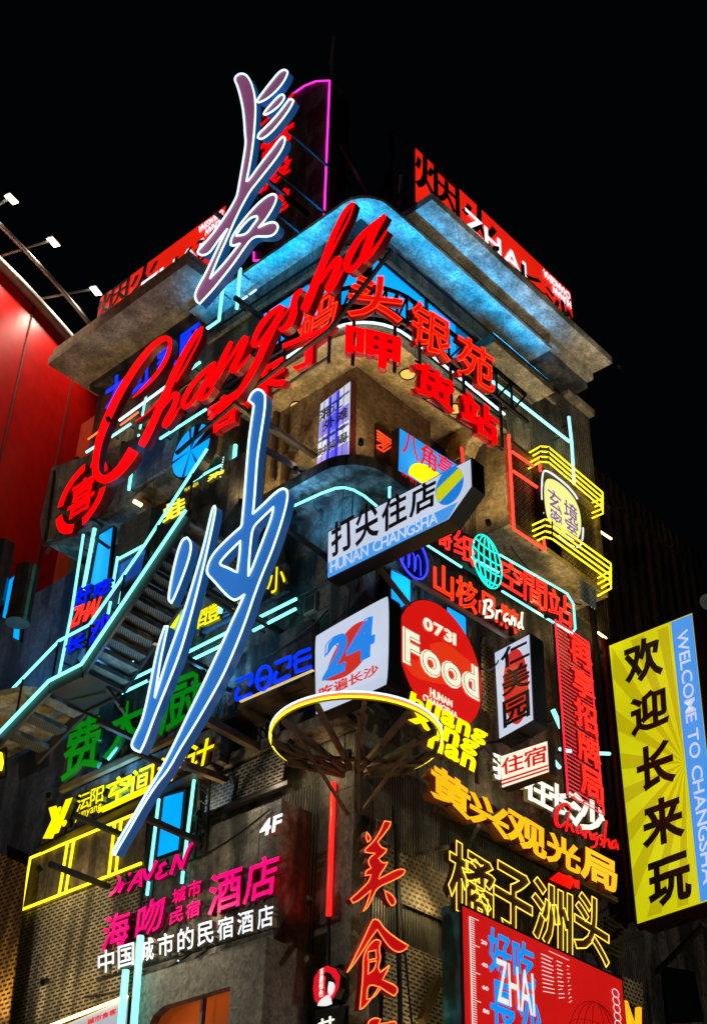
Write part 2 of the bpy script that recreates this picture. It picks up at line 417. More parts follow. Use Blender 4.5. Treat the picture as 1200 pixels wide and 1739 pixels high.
obj('fascia_trim', join(bx(-.3, 7.12, -.06, 0, 25.56, 25.66), bx(-.31, -.25, 0, 5.0, 25.5, 25.6)), CONC, mb)
obj('side_slab', bx(3.8, 6.2, -.62, .06, 25.0, 25.3), CONC, mb)
obj('cornice_slab', rslab(-.83, -.72, 6.1, 5.2, .75, 26.33, 26.43), CONC, mb)
obj('roof_upstand', join(bx(.75, 8.0, -.5, 1, 26.435, 26.878), bx(-.55, .75, 0, 5, 26.435, 26.7), bx(-.5, 2, 5.0, 9.5, 26.5, 26.698)), DARK, mb)
obj('eave', join(bx(.75, 8.05, -1.28, 4, 26.88, 27.12), bx(6.1, 8.0, -.7, 1, 26.62, 26.87)), CONC, mb)
obj('eave', join(bx(-1.72, 2, 4.35, 9.75, 26.7, 26.96), bx(-1.66, 2, 4.4, 9.7, 26.965, 27.25)), CONC, mb)
obj('roof_deck', join(bx(.1, 8.2, .1, 9.3, 26.87, 27.0)), DARK, mb)
obj('roof_bracket', bx(7.7, 8.9, -.1, .2, 26.3, 26.5), CONC, mb)
# bay on the right wall
zb = 19.5
bay = obj('bay', join(bx(3.75, 7.45, -.82, .06, zb, zb+.14), bx(3.75, 3.87, -.8, .06, zb+.14, 21.9), bx(7.33, 7.45, -.8, .06, zb+.14, 21.9), bx(3.75, 7.45, -.82, .06, 21.9, 22.02)), CONC, mb)
obj('bay_screen', join(bx(3.87, 4.9, -.7, -.66, zb+.15, 21.88), bx(5.9, 7.33, -.7, -.66, zb+.15, 21.88)), PERF2, mb)
obj('bay_back', bx(3.87, 7.33, -.1, .05, zb+.15, 21.88), DARK, mb)
obj('corbel', join(*[prism([(2.75+.0, .02-dy, z) for dy, z in ((0, 21.74), (.9, 21.74), (.9, 21.5), (.62, 21.32), (.45, 21.05), (.42, 20.7), (0, 20.6))], Vector((.35, 0, 0)))]), CONC, mb)
# canopy under the corner room
can = rslab(-.85, -.62, 2.2, 2.2, .9, 18.72, 18.98)
obj('canopy', can, DARK, mb)
# left bay (box with the round red emblem)
obj('left_bay', prism([(-1.5, y, z) for y, z in ((8.95, 22.95), (9.0, 21.3), (8.72, 20.6), (6.3, 20.15), (5.2, 20.3), (3.4, 20.75), (3.4, 21.7), (6.2, 22.2))], Vector((1.3, 0, 0))), WALL, mb)
# wide wall with the hotel signs
obj('hotel_wall', bx(-.75, -.004, .97, 12, 0, 12.05), DARK, mb)

# ================================================================== BIG SCRIPT SIGNS
PURP = box_em('plum_face', (124, 66, 104), .95, .25, .35)
BLUEFACE = box_em('cobalt_face', (40, 106, 186), .95, .2, .35)
RETB = em('painted_spill_return', (34, 92, 158), .42)  # blue neon spill painted onto the returns as emission
pl = ('L', 2.6)
t = thing('script_sign', 'tall plum coloured brush character outlined in white neon rising above the roof corner', 'neon sign', pt((430, 330), ('L', 1.5)))
A = Q(320, 110, 6, [(472,155),(490,115),(540,88),(595,105),(640,175),(670,270),(685,360),(688,480),(680,620),(668,760),(650,900),(625,1050),(595,1190),(620,1180),(740,1010),(860,860),(930,765),(965,735),(990,750),(985,800),(950,880),(880,980),(800,1080),(710,1195)])
B = Q(320, 310, 6, [(640,80),(560,220),(500,340),(450,450),(400,570),(340,700),(280,840),(225,980),(340,860),(430,750),(530,622),(465,650),(435,640),(435,590),(470,520),(530,430),(610,330),(700,230),(780,160),(840,125),(880,120),(905,150),(890,210),(850,290),(790,380),(720,462),(800,420),(860,405),(900,415),(920,455),(900,510),(850,550),(770,555),(700,550),(635,585),(560,690),(450,850),(330,1000),(250,1100),(120,1240),(85,1215),(68,1150),(100,1070),(180,930),(260,760),(340,590),(400,478),(325,570),(270,650),(215,725),(150,748),(105,730),(95,700),(150,645),(250,530),(350,390),(430,270),(490,160),(505,110)])
Cc = Q(320, 110, 6, [(525,1195),(550,1050),(575,900),(590,780),(580,720),(575,600),(560,450),(530,310),(500,210)])
hole = Q(320, 310, 6, [(490,545),(505,515),(560,440),(640,360),(700,345),(712,372),(660,440),(610,512),(560,538)])
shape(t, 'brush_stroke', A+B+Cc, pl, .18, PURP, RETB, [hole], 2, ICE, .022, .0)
for st in ([(990,55),(1015,70),(1010,110),(960,200),(890,280),(820,340),(760,375),(715,390),(700,375),(720,340),(780,260),(850,170),(920,85),(965,55)],
           [(965,305),(985,325),(970,370),(920,430),(850,485),(790,515),(770,505),(790,470),(850,400),(900,345),(940,310)],
           [(1050,350),(1075,370),(1050,430),(990,520),(920,610),(850,690),(790,740),(740,765),(710,745),(720,705),(770,660),(790,640),(850,580),(920,500),(990,410),(1025,360)]):
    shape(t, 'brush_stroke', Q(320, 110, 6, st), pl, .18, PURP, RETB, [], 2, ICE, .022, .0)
t = thing('script_sign', 'huge cobalt blue brush character outlined in ice white neon hanging down the left facade', 'neon sign', pt((400, 950), ('L', 1.5)))
s1 = Q(210, 850, 3.95, [(430,250),(455,280),(455,340),(430,430),(390,540),(350,640),(325,690),(305,670),(310,610),(330,500),(355,390),(378,310),(400,262)])
s2 = Q(210, 850, 3.95, [(280,845),(240,960),(205,1120),(175,1280),(130,1480),(80,1580),(55,1640),(70,1670),(115,1690),(150,1620),(200,1480),(260,1330),(330,1160),(390,1000),(440,830),(490,640),(540,440),(590,220),(622,60),(615,38),(600,50),(575,160),(545,290),(500,450),(440,650),(390,810),(340,940),(290,1080),(250,1210),(212,1325),(225,1240),(250,1080),(275,960),(300,845)])
s3 = (Q(340, 650, 4.35, [(360,135),(380,85),(410,55),(440,50),(475,75),(485,110),(480,200),(465,300),(445,420),(425,560),(415,700),(405,850),(393,970),(460,910),(540,830),(600,785),(635,785),(650,815),(645,880),(615,1000),(570,1140),(520,1280),(460,1420),(400,1580)])
   + Q(180, 1040, 4, [(970,10),(900,200),(800,430),(700,610),(600,780),(500,940),(430,1070),(340,1180),(240,1340),(150,1500),(90,1600),(65,1650),(52,1640),(60,1610),(120,1500),(200,1370),(280,1230),(360,1100),(420,990),(480,870),(560,700),(640,540),(720,370),(800,200),(860,60)])
   + Q(340, 650, 4.35, [(290,1660),(330,1565),(300,1590),(260,1610),(220,1590),(160,1530),(100,1460),(50,1410),(60,1350),(85,1290),(130,1230),(200,1160),(270,1095),(310,1065),(315,1000),(330,850),(340,700),(360,450),(380,300),(395,200),(400,160)]))
h1 = Q(340, 650, 4.35, [(300,1170),(295,1270),(275,1405),(240,1385),(200,1365),(155,1350),(150,1330),(180,1290),(240,1230)])
h2 = Q(340, 650, 4.35, [(545,920),(530,1000),(480,1130),(430,1260),(385,1380),(360,1428),(362,1350),(375,1200),(390,1075),(440,1020)])
for st, hh in ((s1, []), (s2, []), (s3, [h1, h2])):
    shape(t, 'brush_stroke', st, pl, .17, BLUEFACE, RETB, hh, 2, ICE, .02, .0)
# ---- red script word
pl = ('L', 2.3)
t = thing('script_sign', 'long red script word Changsha climbing across the building corner in solid letters', 'neon sign', pt((410, 590), ('L', 1.6)))
def sc(o, s, l): return Q(o[0], o[1], s, [(x, y, w_/s) for x, y, w_ in l])
LET = {
 'C': [sc((150,540),6,[(465,1345,115),(400,1450,108),(320,1555,95),(240,1620,88),(160,1650,82),(95,1620,82),(70,1540,66),(80,1400,68),(110,1250,74),(170,1080,80),(240,920,80),(320,760,80),(410,610,75),(510,460,70),(610,330,65),(720,230,60),(800,198,52),(838,235,42),(830,320,45),(790,430,45),(710,560,40),(620,660,36),(520,755,26),(450,815,8)])],
 'h': [sc((150,540),6,[(1165,85,20),(1110,150,55),(1040,260,62),(960,400,64),(880,560,70),(800,750,75),(720,930,75),(650,1090,76),(580,1230,84),(540,1305,70)]),
       sc((150,540),6,[(1165,85,14),(1148,180,18),(1080,320,20),(980,500,20),(890,650,22)]),
       sc((150,540),6,[(700,1020,18),(780,870,32),(860,775,48),(910,765,50),(890,850,54),(840,960,54),(780,1060,56),(765,1105,48),(820,1075,30),(880,985,20),(930,900,14)]),
       sc((150,540),6,[(475,1050,10),(580,980,14),(720,830,20)])],
 'a': [sc((240,600),6,[(745,90,24),(640,190,48),(540,290,50),(460,410,52),(415,520,50),(440,560,44),(510,510,40),(600,390,44),(700,240,44)]),
       sc((240,600),6,[(752,85,22),(690,230,60),(620,370,64),(580,445,54),(610,475,40),(680,420,30),(740,340,22)])],
 'n': [sc((340,480),6,[(320,600,40),(250,740,62),(190,880,66),(130,1010,64),(95,1070,40)]),
       sc((340,480),6,[(170,980,20),(280,800,28),(380,650,42),(440,580,56),(475,545,56),(430,670,56),(355,820,60),(310,885,54),(350,905,40),(430,830,28),(510,730,18)])],
 'g': [sc((340,480),6,[(825,235,44),(720,310,58),(620,430,62),(555,560,52),(530,640,44),(580,640,38),(660,550,40),(750,420,42),(820,290,40)]),
       sc((340,480),6,[(845,235,50),(760,420,64),(680,580,66),(610,740,70),(540,880,66),(450,1030,62),(385,1130,54),(350,1180,30)]),
       sc((340,480),6,[(350,1170,16),(430,1030,22),(520,880,28),(600,760,30)])],
 's': [sc((340,480),6,[(1040,70,44),(970,130,62),(950,210,70),(955,310,74),(910,420,66),(840,480,56),(800,470,28)]),
       sc((340,480),6,[(690,560,14),(850,330,16),(1000,130,20)])],
 'h ': [sc((480,330),6,[(720,80,26),(650,150,52),(580,280,58),(510,430,60),(450,590,66),(390,760,76),(330,910,86),(270,1060,92),(215,1185,84)]),
       sc((480,330),6,[(725,85,18),(685,220,20),(600,380,22),(520,540,24),(430,720,22)]),
       sc((480,330),6,[(380,900,22),(460,760,44),(540,660,62),(580,650,62),(550,760,64),(480,900,64),(440,975,60),(490,975,40),(560,860,30),(610,760,20)])],
 'a ': [sc((480,330),6,[(1005,235,30),(890,340,56),(770,460,64),(690,600,74),(640,720,74),(665,785,58),(740,740,60),(820,630,58),(900,490,58)]),
       sc((480,330),6,[(1040,205,40),(950,330,74),(880,470,84),(820,620,76),(800,680,52),(850,660,48),(950,540,36),(1060,365,18)])]}
for L_ in LET:
    g = [ribbon(s_, pl, .17-.012*i, -.006*i, 2) for i, s_ in enumerate(LET[L_])]
    obj('letter', join(*g), [REDS, RED], t)
rail = [pt(p, ('L', 1.9)) for p in ((300, 770), (440, 650), (560, 560), (665, 425))]
obj('support_rail', tube(rail, .05, 6), STEEL, t)
# ---- steel arms back to the facade
for a, b, oa in (((540,200),(615,255),2.0),((530,285),(640,335),2.0),((465,400),(560,465),2.0),((410,440),(500,500),2.0),((420,520),(490,570),2.),((330,620),(420,700),1.8)): pass
for y, z, x1 in ((1.9, 28.0, -.1), (3.0, 27.2, -.2), (1.9, 23.6, -.1), (1.6, 20.4, -.2), (1.1, 19.9, -.2), (3.8, 17.6, .1), (2.1, 16.2, .1), (3.2, 15.4, .1), (4.6, 14.2, .1), (3.4, 13.2, .1), (4.9, 12.4, .1), (5.4, 11.6, -.7)):
    strut('round steel arm tying the big character signs back to the building', (-2.15, y, z), (x1, y, z), .09)

for p in ((488, 222), (470, 292), (430, 330)):
    a = pt(p, ('L', 2.35)); strut('thin steel arm tying the plum sign back to the roof pylon', a, (.58, a.y, a.z), .05)

# ================================================================== ROOF
pl = ('R', .75)
def rect3(pl, x0, x1, ytop0, ytop1, z0):
    'sign board standing on the roof: top edge read at two ends, bottom at height z0'
    a = pt((x0, ytop0), pl); b = pt((x1, ytop1), pl); z1 = (a.z+b.z)/2; u = PN[pl[0]][1]
    A = a.copy(); B = b.copy(); A.z = B.z = z0; C_ = b.copy(); D_ = a.copy(); C_.z = D_.z = z1
    return [A, B, C_, D_]
def roofboard(label, pl, x0, x1, y0, y1, z0, wd, up=0):
    q = rect3(pl, x0, x1, y0, y1, z0); n = PN[pl[0]][0]
    r = thing('billboard', label, 'billboard', (q[0]+q[1])/2, 'red boards on the roof eaves')
    obj('casing', prism(q, -n*.25), BLACK, r)
    f = [p+n*.012 for p in inset(q, .04)]; obj('face_panel', prism(f, -n*.01), REDP, r)
    def sub(u0, u1, v0, v1):
        P = lambda u, v: (q[0]*(1-u)+q[1]*u)*(1-v)+(q[3]*(1-u)+q[2]*u)*v+n*.016
        return [P(u0, v0), P(u1, v0), P(u1, v1), P(u0, v1)]
    letters(r, '烟', sub(.0, .26, .30+up, .98), pl, .012, INKB, lift=.02, fat=.012, gap=.02)
    letters(r, '火', sub(.27, .50, .3+up, .96), pl, .012, INKB, lift=.02, fat=.02, gap=.02)
    letters(r, '长沙', sub(.60, .99, .16, .62), pl, .012, INKB, lift=.034, fat=.02, gap=.02)
    letters(r, 'ZHAI', sub(*wd), pl, .012, WHTC, lift=.028, bold=.012, gap=.12, ref='H')
    a = sub(.80, .985, .80, .93); b = sub(.86, .985, .64, .77)
    letters(r, 'CHANGSHA', [a[2], a[3], a[0], a[1]], pl, .012, WHTC, lift=.02, bold=.012, gap=.15, ref='H')
    letters(r, 'HUNAN', [b[2], b[3], b[0], b[1]], pl, .012, WHTC, lift=.02, bold=.012, gap=.15, ref='H')
    g = []
    for u in (.03, .35, .65, .97):
        p = q[0].lerp(q[1], u)-n*.3; g.append(bar(p, p+UZ*(q[3].z-q[0].z), .08)); g.append(bar(p+UZ*1.2, p-n*1.2+UZ*0, .06))
    parts(r, 'support_post', g, STEEL)
    return r
roofboard('red roof billboard with black characters and white ZHAI above the right eave', ('R', .8), 703, 968, 253, 492, 27.12, (.28, .68, .36, .70))
roofboard('red roof billboard with black characters half hidden behind the left eave', ('L', 1.0), 172, 385, 500, 352, 27.25, (.36, .86, .34, .62), .2)
# pylon with the magenta neon outline
pyl = thing('pylon', 'dark concrete roof pylon with rounded top edged by a magenta neon line', 'tower', (.9, 3.4, 26.9))
P = [pt(p, ('L', -.6)) for p in ((430, 470), (440, 400), (470, 215), (485, 178), (500, 160), (520, 146), (540, 138), (563, 137))]
e = pt((554, 372), ('L', -.6)); y1 = P[-1].y
out = [Vector((.6, P[0].y, 26.95))]+[Vector((.6, p.y, p.z)) for p in P[1:]]+[Vector((.6, y1, 26.95))]
out[1].y = out[0].y; out[2].y = out[0].y-.02
obj('tower', prism(out, Vector((.75, 0, 0))), DARK, pyl)
L1 = [Vector((.55, p.y, p.z)) for p in out[2:-1]]+[Vector((.55, e.y, e.z))]
obj('neon_tube', tube([p+Vector((0, .03, -.02)) for p in L1], .026, 6), PINK, pyl, True)
a = pt((431, 428), ('L', -.55)); b = pt((431, 443), ('L', -.55)); c = pt((452, 440), ('L', -.55))
obj('neon_tube', tube([a, b, c], .024, 6), PINK, pyl, True)
ant = thing('antenna', 'thin whip antenna standing on the roof pylon, the taller one on the right', 'antenna', (1, P[-2].y, P[-2].z), 'whip antennas on the pylon')
obj('rod', tube([(1, P[-2].y-.05, P[-2].z-.3), (1, P[-2].y-.1, P[-2].z+2.4)], .05, 6), GREY, ant)
ant2 = thing('antenna', 'thin short whip antenna behind the pylon top, left of the taller one', 'antenna', (1, P[3].y, P[3].z), 'whip antennas on the pylon')
obj('rod', tube([(1, P[3].y, P[3].z-.4), (1, P[3].y, P[3].z+1.2)], .035, 6), GREY, ant2)
# red character sign half hidden behind the plum one
t = thing('character_sign', 'small red characters peeping out behind the plum brush sign on the pylon', 'neon sign', pt((470, 260), ('L', .6)))
for ch, q in (('火', [(440,215),(500,175),(503,150),(450,180)]), ('宫', [(440,275),(497,232),(497,205),(445,240)]), ('殿', [(440,330),(492,290),(494,262),(445,290)]), ('堂', [(440,385),(488,350),(490,315),(445,345)])):
    letters(t, ch, q, ('L', .9), .12, RED, REDS, bold=.02, gap=0)
obj('post', tube([pt((483, 275), ('L', .7)), pt((480, 345), ('L', .7))], .04, 6), STEEL, t)
rf = thing('roof_frame', 'dark steel frame standing on the roof behind the right billboard', 'steel frame', (2.5, 1.2, 26.9))
for a, b in (((664, 222), (660, 352)), ((664, 222), (706, 258)), ((661, 290), (640, 345)), ((578, 245), (634, 345))):
    obj('steel_bar', bar(pt(a, ('R', -1.5)), pt(b, ('R', -1.5)), .1), STEEL, rf)
o = obj('vent_pipe', tube([pt((684, 300), ('R', .1)), pt((681, 352), ('R', .1))], .1, 10), GREY); tag(o, 'grey vent pipe at the roof edge beside the right billboard', 'pipe')

# ================================================================== UPPER SIGNS
# curved truss
tr = thing('sign_truss', 'black curved steel truss wrapping the rounded balcony and carrying red characters', 'truss', (-1.3, -1.2, 22.4))
def curve_path(off, z, y1=5.4, x1=3.9, r=1.4):
    P = [Vector((-off, y1, z)), Vector((-off, r-off, z))]
    for i in range(1, 10):
        a = math.pi-math.pi/2*(-i/9); P.append(Vector((-off+r+r*math.cos(a), -off+r+r*math.sin(a), z)))
    return P+[Vector((x1, -off, z))]
for z in (22.15, 22.95): obj('chord', tube(curve_path(1.35, z), .055, 6), BLACK, tr)
cp = curve_path(1.35, 22.15); g = []
for i in range(len(cp)-1):
    k = max(1, int((cp[i+1]-cp[i]).length/.55))
    for j in range(k):
        a = cp[i].lerp(cp[i+1], j/k); b = cp[i].lerp(cp[i+1], (j+1)/k); g.append(bar(a, b+UZ*.8, .04)); g.append(bar(a, a+UZ*.8, .04)); g.append(bar(a, Vector((a.x*.75+.2, a.y*.75+.2, 22.2)), .05))
obj('lattice', join(*g), BLACK, tr)
neon('neon_tube', 'white neon line bent along the rounded balcony under the red characters', [[p for p in curve_path(1.24, 21.98, 1.2, 3.2, 1.2)]], ICE, .028, holder=UZ*.08)
t = thing('character_sign', 'orange red characters reading wharf silver garden on the curved truss under the blue windows', 'neon sign', pt((680, 520), ('D', 1.6)))
D = ('D', 1.75)
letters(t, '码', [(505,588),(568,548),(575,488),(512,528)], ('L', 1.55), .16, REDB, REDS, fat=.025, gap=0, neon=REDO, nr=.008, nb=.022)
letters(t, '头', [(592,536),(680,548),(684,474),(594,466)], D, .16, REDB, REDS, fat=.02, gap=0, neon=REDO, nr=.007, nb=.018)
letters(t, '银', [(695,578),(762,618),(766,548),(701,506)], ('R', 1.5), .16, REDB, REDS, fat=.012, gap=0, neon=REDO, nr=.007, nb=.01)
letters(t, '苑', [(774,634),(838,670),(838,604),(776,562)], ('R', 1.5), .16, REDB, REDS, fat=.012, gap=0, neon=REDO, nr=.007, nb=.01)
t = thing('character_sign', 'bold bright red block characters curving round the balcony below the truss', 'neon sign', pt((620, 600), ('D', 1.9)))
BR = RED
letters(t, '客', [(352,740),(408,706),(408,654),(352,690)], ('L', 1.7), .2, BR, REDS, fat=.032, gap=0)
letters(t, '来', [(416,692),(482,652),(482,598),(416,636)], ('L', 1.7), .2, BR, REDS, fat=.032, gap=0)
letters(t, '了', [(486,634),(560,600),(564,551),(482,584)], ('L', 1.7), .2, BR, REDS, fat=.032, gap=0)
letters(t, '呷', [(589,606),(676,630),(678,574),(590,550)], D, .2, BR, REDS, fat=.032, gap=0)
letters(t, '货', [(706,662),(770,700),(770,648),(706,606)], ('R', 1.7), .2, BR, REDS, fat=.032, gap=0)
letters(t, '站', [(786,712),(845,756),(845,703),(786,660)], ('R', 1.7), .2, BR, REDS, fat=.032, gap=0)
g = []
for p, k in (((420,650),'L'),((484,600),'L'),((560,570),'L'),((360,690),'L'),((600,575),'D'),((670,585),'D'),((712,612),'R'),((765,650),'R'),((787,665),'R'),((850,715),'R')):
    a = pt(p, (k, 1.55 if k != 'D' else 1.7)); g.append(bar(a+UZ*.5, a-UZ*.75, .05))
for k, p, q in (('L', (352, 742), (560, 605)), ('R', (705, 670), (852, 765))):
    a, b = pt(p, (k, 1.55)), pt(q, (k, 1.55)); g.append(bar(a, b, .04)); g.append(bar(a+UZ*.9, b+UZ*.9, .04))
parts(t, 'hanger', g, BLACK)
# blue characters on the left
t = thing('character_sign', 'row of cobalt blue characters under the left eave half hidden by the red script', 'neon sign', pt((240, 640), ('L', .8)))
for ch, q in (('大', [(180,695),(216,672),(216,626),(180,650)]), ('红', [(225,668),(258,646),(260,598),(228,620)]), ('家', [(266,640),(298,618),(300,574),(268,594)]), ('厨', [(303,618),(336,592),(337,548),(304,572)])):
    letters(t, ch, q, ('L', .7), .1, BLUEL, BLUES, bold=.03, gap=0)
# round red emblem
t = thing('emblem_sign', 'round broken red ring emblem with a block character on the left bay', 'neon sign', pt((140, 842), ('L', 1.9)))
c = pt((139, 842), ('L', 1.85)); rr = 1.0
def arc(a0, a1, ri, ro, k=10):
    f = lambda r_, a: c+UL*(r_*.92*math.cos(a))+UZ*(r_*math.sin(a))
    return [f(ro, R(a0+(a1-a0)*i/k)) for i in range(k+1)]+[f(ri, R(a1-(a1-a0)*i/k)) for i in range(k+1)]
for a0, a1 in ((20, 78), (95, 175), (195, 262), (285, 350)):
    P_ = arc(a0, a1, .74, .98); obj('ring_segment', prism(P_, -NL*.16), [REDS, RED], t)
P_ = [c+UL*(sx*.46)+UZ*(sz*.5) for sx, sz in ((-1, -1), (1, -1), (1, 1), (-1, 1))]
letters(t, '喜', P_, ('L', 1.85), .16, RED, REDS, fat=.016, gap=0)
strut('short steel arm under the round red emblem', (-1.85, c.y-.5, c.z-.9), (-1.5, c.y-.5, c.z-.9), .07)
# tubes behind the script
CY = lambda a, b, k='L', o=.4: [pt(a, (k, o)), pt(b, (k, o))]
neon('neon_tube', 'ice white neon line with an orange line below behind the red script initial', [CY((203,714),(288,652)), ], ICE, .035, holder=-NL*.25)
neon('neon_tube', 'thin orange neon line slanting behind the big red C', [CY((150,746),(176,727)), CY((205,722),(235,700))], em('neon_orange', (255, 110, 60), 1.8), .025, holder=-NL*.25)
neon('neon_tube', 'ice white neon line along the top of the left bay behind the big C', [CY((147,768),(164,757)), CY((189,742),(222,720))], em('neon_pale_cyan', (150, 236, 246), 1.8), .035, holder=-NL*.25)
neon('neon_tube', 'upright cyan neon line crossing the white one behind the red script', [CY((249,668),(242,706)), CY((240,718),(238,728)), CY((236,738),(233,764))], CYAN, .026, holder=-NL*.25)
neon('neon_tube', 'short cyan neon line above the letter a of the red script', [CY((317,632),(340,615))], CYAN, .035, holder=-NL*.25)
neon('neon_tube', 'cyan neon line running down and bending left under the plum sign tip', [[pt(p, ('L', 1.0)) for p in ((378,490),(372,544),(352,558))]], CYAN, .04, holder=-NL*.3)
neon('neon_tube', 'upright cyan neon line standing in front of the left cornice end', [[pt(p, ('L', 1.0)) for p in ((408,456),(402,524))]], CYAN, .04, holder=-NL*.3)
neon('neon_tube', 'white cyan dashes of neon along the left cornice edge', [CY((408,511),(420,503),'L',.5), CY((424,500),(435,492),'L',.5)], ICE, .022, holder=-NL*.25)
neon('neon_tube', 'long ice white neon line running below the red garden characters on the ribbed wall', [[pt(p, ('R', .3)) for p in ((836,648),(966,750))], [pt(p, ('R', .3)) for p in ((965,708),(970,752),(974,822))]], em('neon_pale_cyan', (150, 236, 246), 1.8), .04, holder=-NR*.25)
# light box Xiang river
pl = ('L', .42)
r = lightbox('lightbox_sign', 'tall blue and white tartan light box with black characters on the corner room', [(536,806),(594,776),(597,645),(543,686)], pl, .16, BOXW, .03, plain('dark_red_metal', (70, 16, 18), .5))
q = [(538,803),(592,774),(595,649),(545,687)]
def sub4(q, u0, u1, v0, v1):
    f = lambda u, v: tuple((q[0][i]*(1-u)+q[1][i]*u)*(1-v)+(q[3][i]*(1-u)+q[2][i]*u)*v for i in (0, 1))
    return [f(u0, v0), f(u1, v0), f(u1, v1), f(u0, v1)]
B1 = em('tartan_blue', (44, 44, 220), .9); B2 = em('tartan_lilac', (132, 130, 230), .9); B3 = em('tartan_steel', (92, 110, 160), .8); B4 = plain('tartan_line', (120, 30, 60), .5)
for v0, v1 in ((0, .2), (.49, .72)): on_face(r, 'colour_band', sub4(q, .01, .99, v0, v1), pl, B2, .016)
for v0, v1 in ((.245, .275), (.42, .45), (.86, .89)): on_face(r, 'colour_band', sub4(q, .01, .99, v0, v1), pl, B3, .021)
for u0, u1 in ((.30, .40), (.56, .66)): on_face(r, 'colour_band', sub4(q, u0, u1, .01, .99), pl, B1, .027)
for u0 in (.44, .47, .50, .53): on_face(r, 'colour_band', sub4(q, u0, u0+.012, .01, .99), pl, B1, .027)
for u0 in (.14, .8): on_face(r, 'colour_band', sub4(q, u0, u0+.012, .01, .99), pl, B4, .027)
letters(r, '湘江', sub4(q, .02, .78, .72, .87), pl, .012, INKB, lift=.04, bold=.015, gap=.04)
letters(r, '外滩', sub4(q, .16, .96, .53, .68), pl, .012, INKB, lift=.04, bold=.015, gap=.04)
letters(r, 'FASHION WEEK', sub4(q, .16, .92, .40, .45), pl, .012, NAVY, lift=.04, whole=True)
letters(r, '时装周', sub4(q, .0, .95, .20, .33), pl, .012, INKB, lift=.04, bold=.015, gap=.04)
for o in r.children:
    for v in o.data.vertices: pass
# neon arrow in its black recess
t = thing('neon_sign', 'orange red neon arrow of nested lines in a black recess on the corner room', 'neon sign', pt((657, 750), ('R', .1)))
panel(t, 'backing_panel', [(638,785),(676,808),(676,745),(639,718)], ('R', .06), .05, BLACK)
for k, (a, b, c_) in enumerate((((640,731),(672,754),(651,767)), ((640,736),(664,753),(650,762)), ((640,741),(658,753),(649,758)), ((640,746),(653,754),(640,757)))):
    obj('neon_tube', tube([pt(p, ('R', .12)) for p in (a, b, c_)]+([pt((640, 760), ('R', .12))] if k == 0 else []), .018, 6), REDO, t, True)
# light box with the yellow sun
pl = ('R', .5)
r = lightbox('lightbox_sign', 'sky blue light box with red characters over a yellow sun behind the arrow sign', [(675,800),(785,862),(785,795),(677,726)], pl, .2, box_em('lightbox_azure', (30, 150, 240), .95, .06), .02)
cx, cy = 731, 831
on_face(r, 'sun_disc', [(cx+39*math.cos(a), cy+.72*39*math.cos(a)*.9+36*math.sin(a)) for a in [math.pi*2*i/40 for i in range(40)]][20:]+[(cx+39, cy+25)], pl, em('print_lemon', (240, 244, 10), 1), .02)
letters(r, '八角亭', [(680,768),(768,822),(768,786),(682,731)], pl, .012, em('print_red', (214, 20, 20), .9), lift=.035, bold=.015, gap=.1)
letters(r, 'SCBJ', [(680,815),(705,832),(705,818),(680,801)], pl, .012, em('print_red', (214, 20, 20), .9), lift=.035, bold=.01, gap=.06)
neon('neon_tube', 'short red neon stub below the concrete corbel', [[pt((783,760), ('R', .9)), pt((786,788), ('R', .9))]], REDN, .03, holder=-NR*.2)
neon('neon_tube', 'cyan neon line bent along the canopy below the corner room', [[pt(p, ('Z', 18.45)) for p in ((497,860),(545,838),(570,829),(585,828),(600,832),(618,842),(640,860))], [pt(p, ('R', .4)) for p in ((661,845),(661,828),(668,823),(683,834))]], CYAN, .026, holder=UZ*.2)

for i, p in enumerate(((692, 635), (772, 694), (505, 690))):
    c = pt(p, ('Z', 21.74)); g = thing('recessed_lamp', ('round recessed warm lamp in the balcony soffit beside the red block characters', 'second round recessed lamp in the soffit under the last red block character', 'round recessed lamp in the left part of the balcony soffit')[i], 'lamp', c, 'recessed lamps in the balcony soffit')
    obj('trim_ring', tube([c+Vector((.17*math.cos(a), .17*math.sin(a), -.012)) for a in [2*math.pi*j/20 for j in range(20)]], .016, 6, True), BLACK, g)
    obj('lens', prism([c+Vector((.155*math.cos(2*math.pi*j/20), .155*math.sin(2*math.pi*j/20), -.006)) for j in range(20)], Vector((0, 0, .004))), em('lens_warm', (236, 190, 100), .9), g)

# ================================================================== MID RIGHT SIGNS
# arrow sign
pl = ('L', 1.5)
A5 = [(556,985),(771,888),(804,843),(800,780),(556,903)]
A5 = [(555,984),(762,884),(803,826),(801,777),(556,903)]
r = lightbox('arrow_sign', 'white and blue arrow shaped light box with dark characters pointing right past the corner', A5, pl, .32, BOXW, .03, BLACK, 'lightbox sign')
on_face(r, 'blue_band', [(558,982),(761,882),(778,853),(557,957)], pl, em('arrow_blue', (70, 150, 232), .95), .016)
for o, c_, q in ((0, '打', [(565,947),(603,927),(601,872),(565,892)]), (0, '尖', [(606,928),(643,908),(641,848),(606,868)]), (0, '住', [(650,906),(691,884),(690,833),(651,854)]), (0, '店', [(697,880),(740,858),(740,813),(699,834)])):
    letters(r, c_, q, pl, .012, INK, fat=.024, gap=0, lift=.03)
letters(r, 'HUNAN', [(562,974),(627,944),(627,925),(562,955)], pl, .012, BOXW, bold=.0, gap=.1, ref='H', lift=.034)
letters(r, 'CHANGSHA', [(634,940),(745,888),(745,869),(634,921)], pl, .012, BOXW, bold=.0, gap=.08, ref='H', lift=.034)
c = pt((764,826), pl); el = lambda a0, a1, k, rr=(.30, .375): [c+UL*(rr[0]*math.cos(R(a0+(a1-a0)*i/k)))+UZ*(rr[1]*math.sin(R(a0+(a1-a0)*i/k))) for i in range(k+1)]
n_ = NL
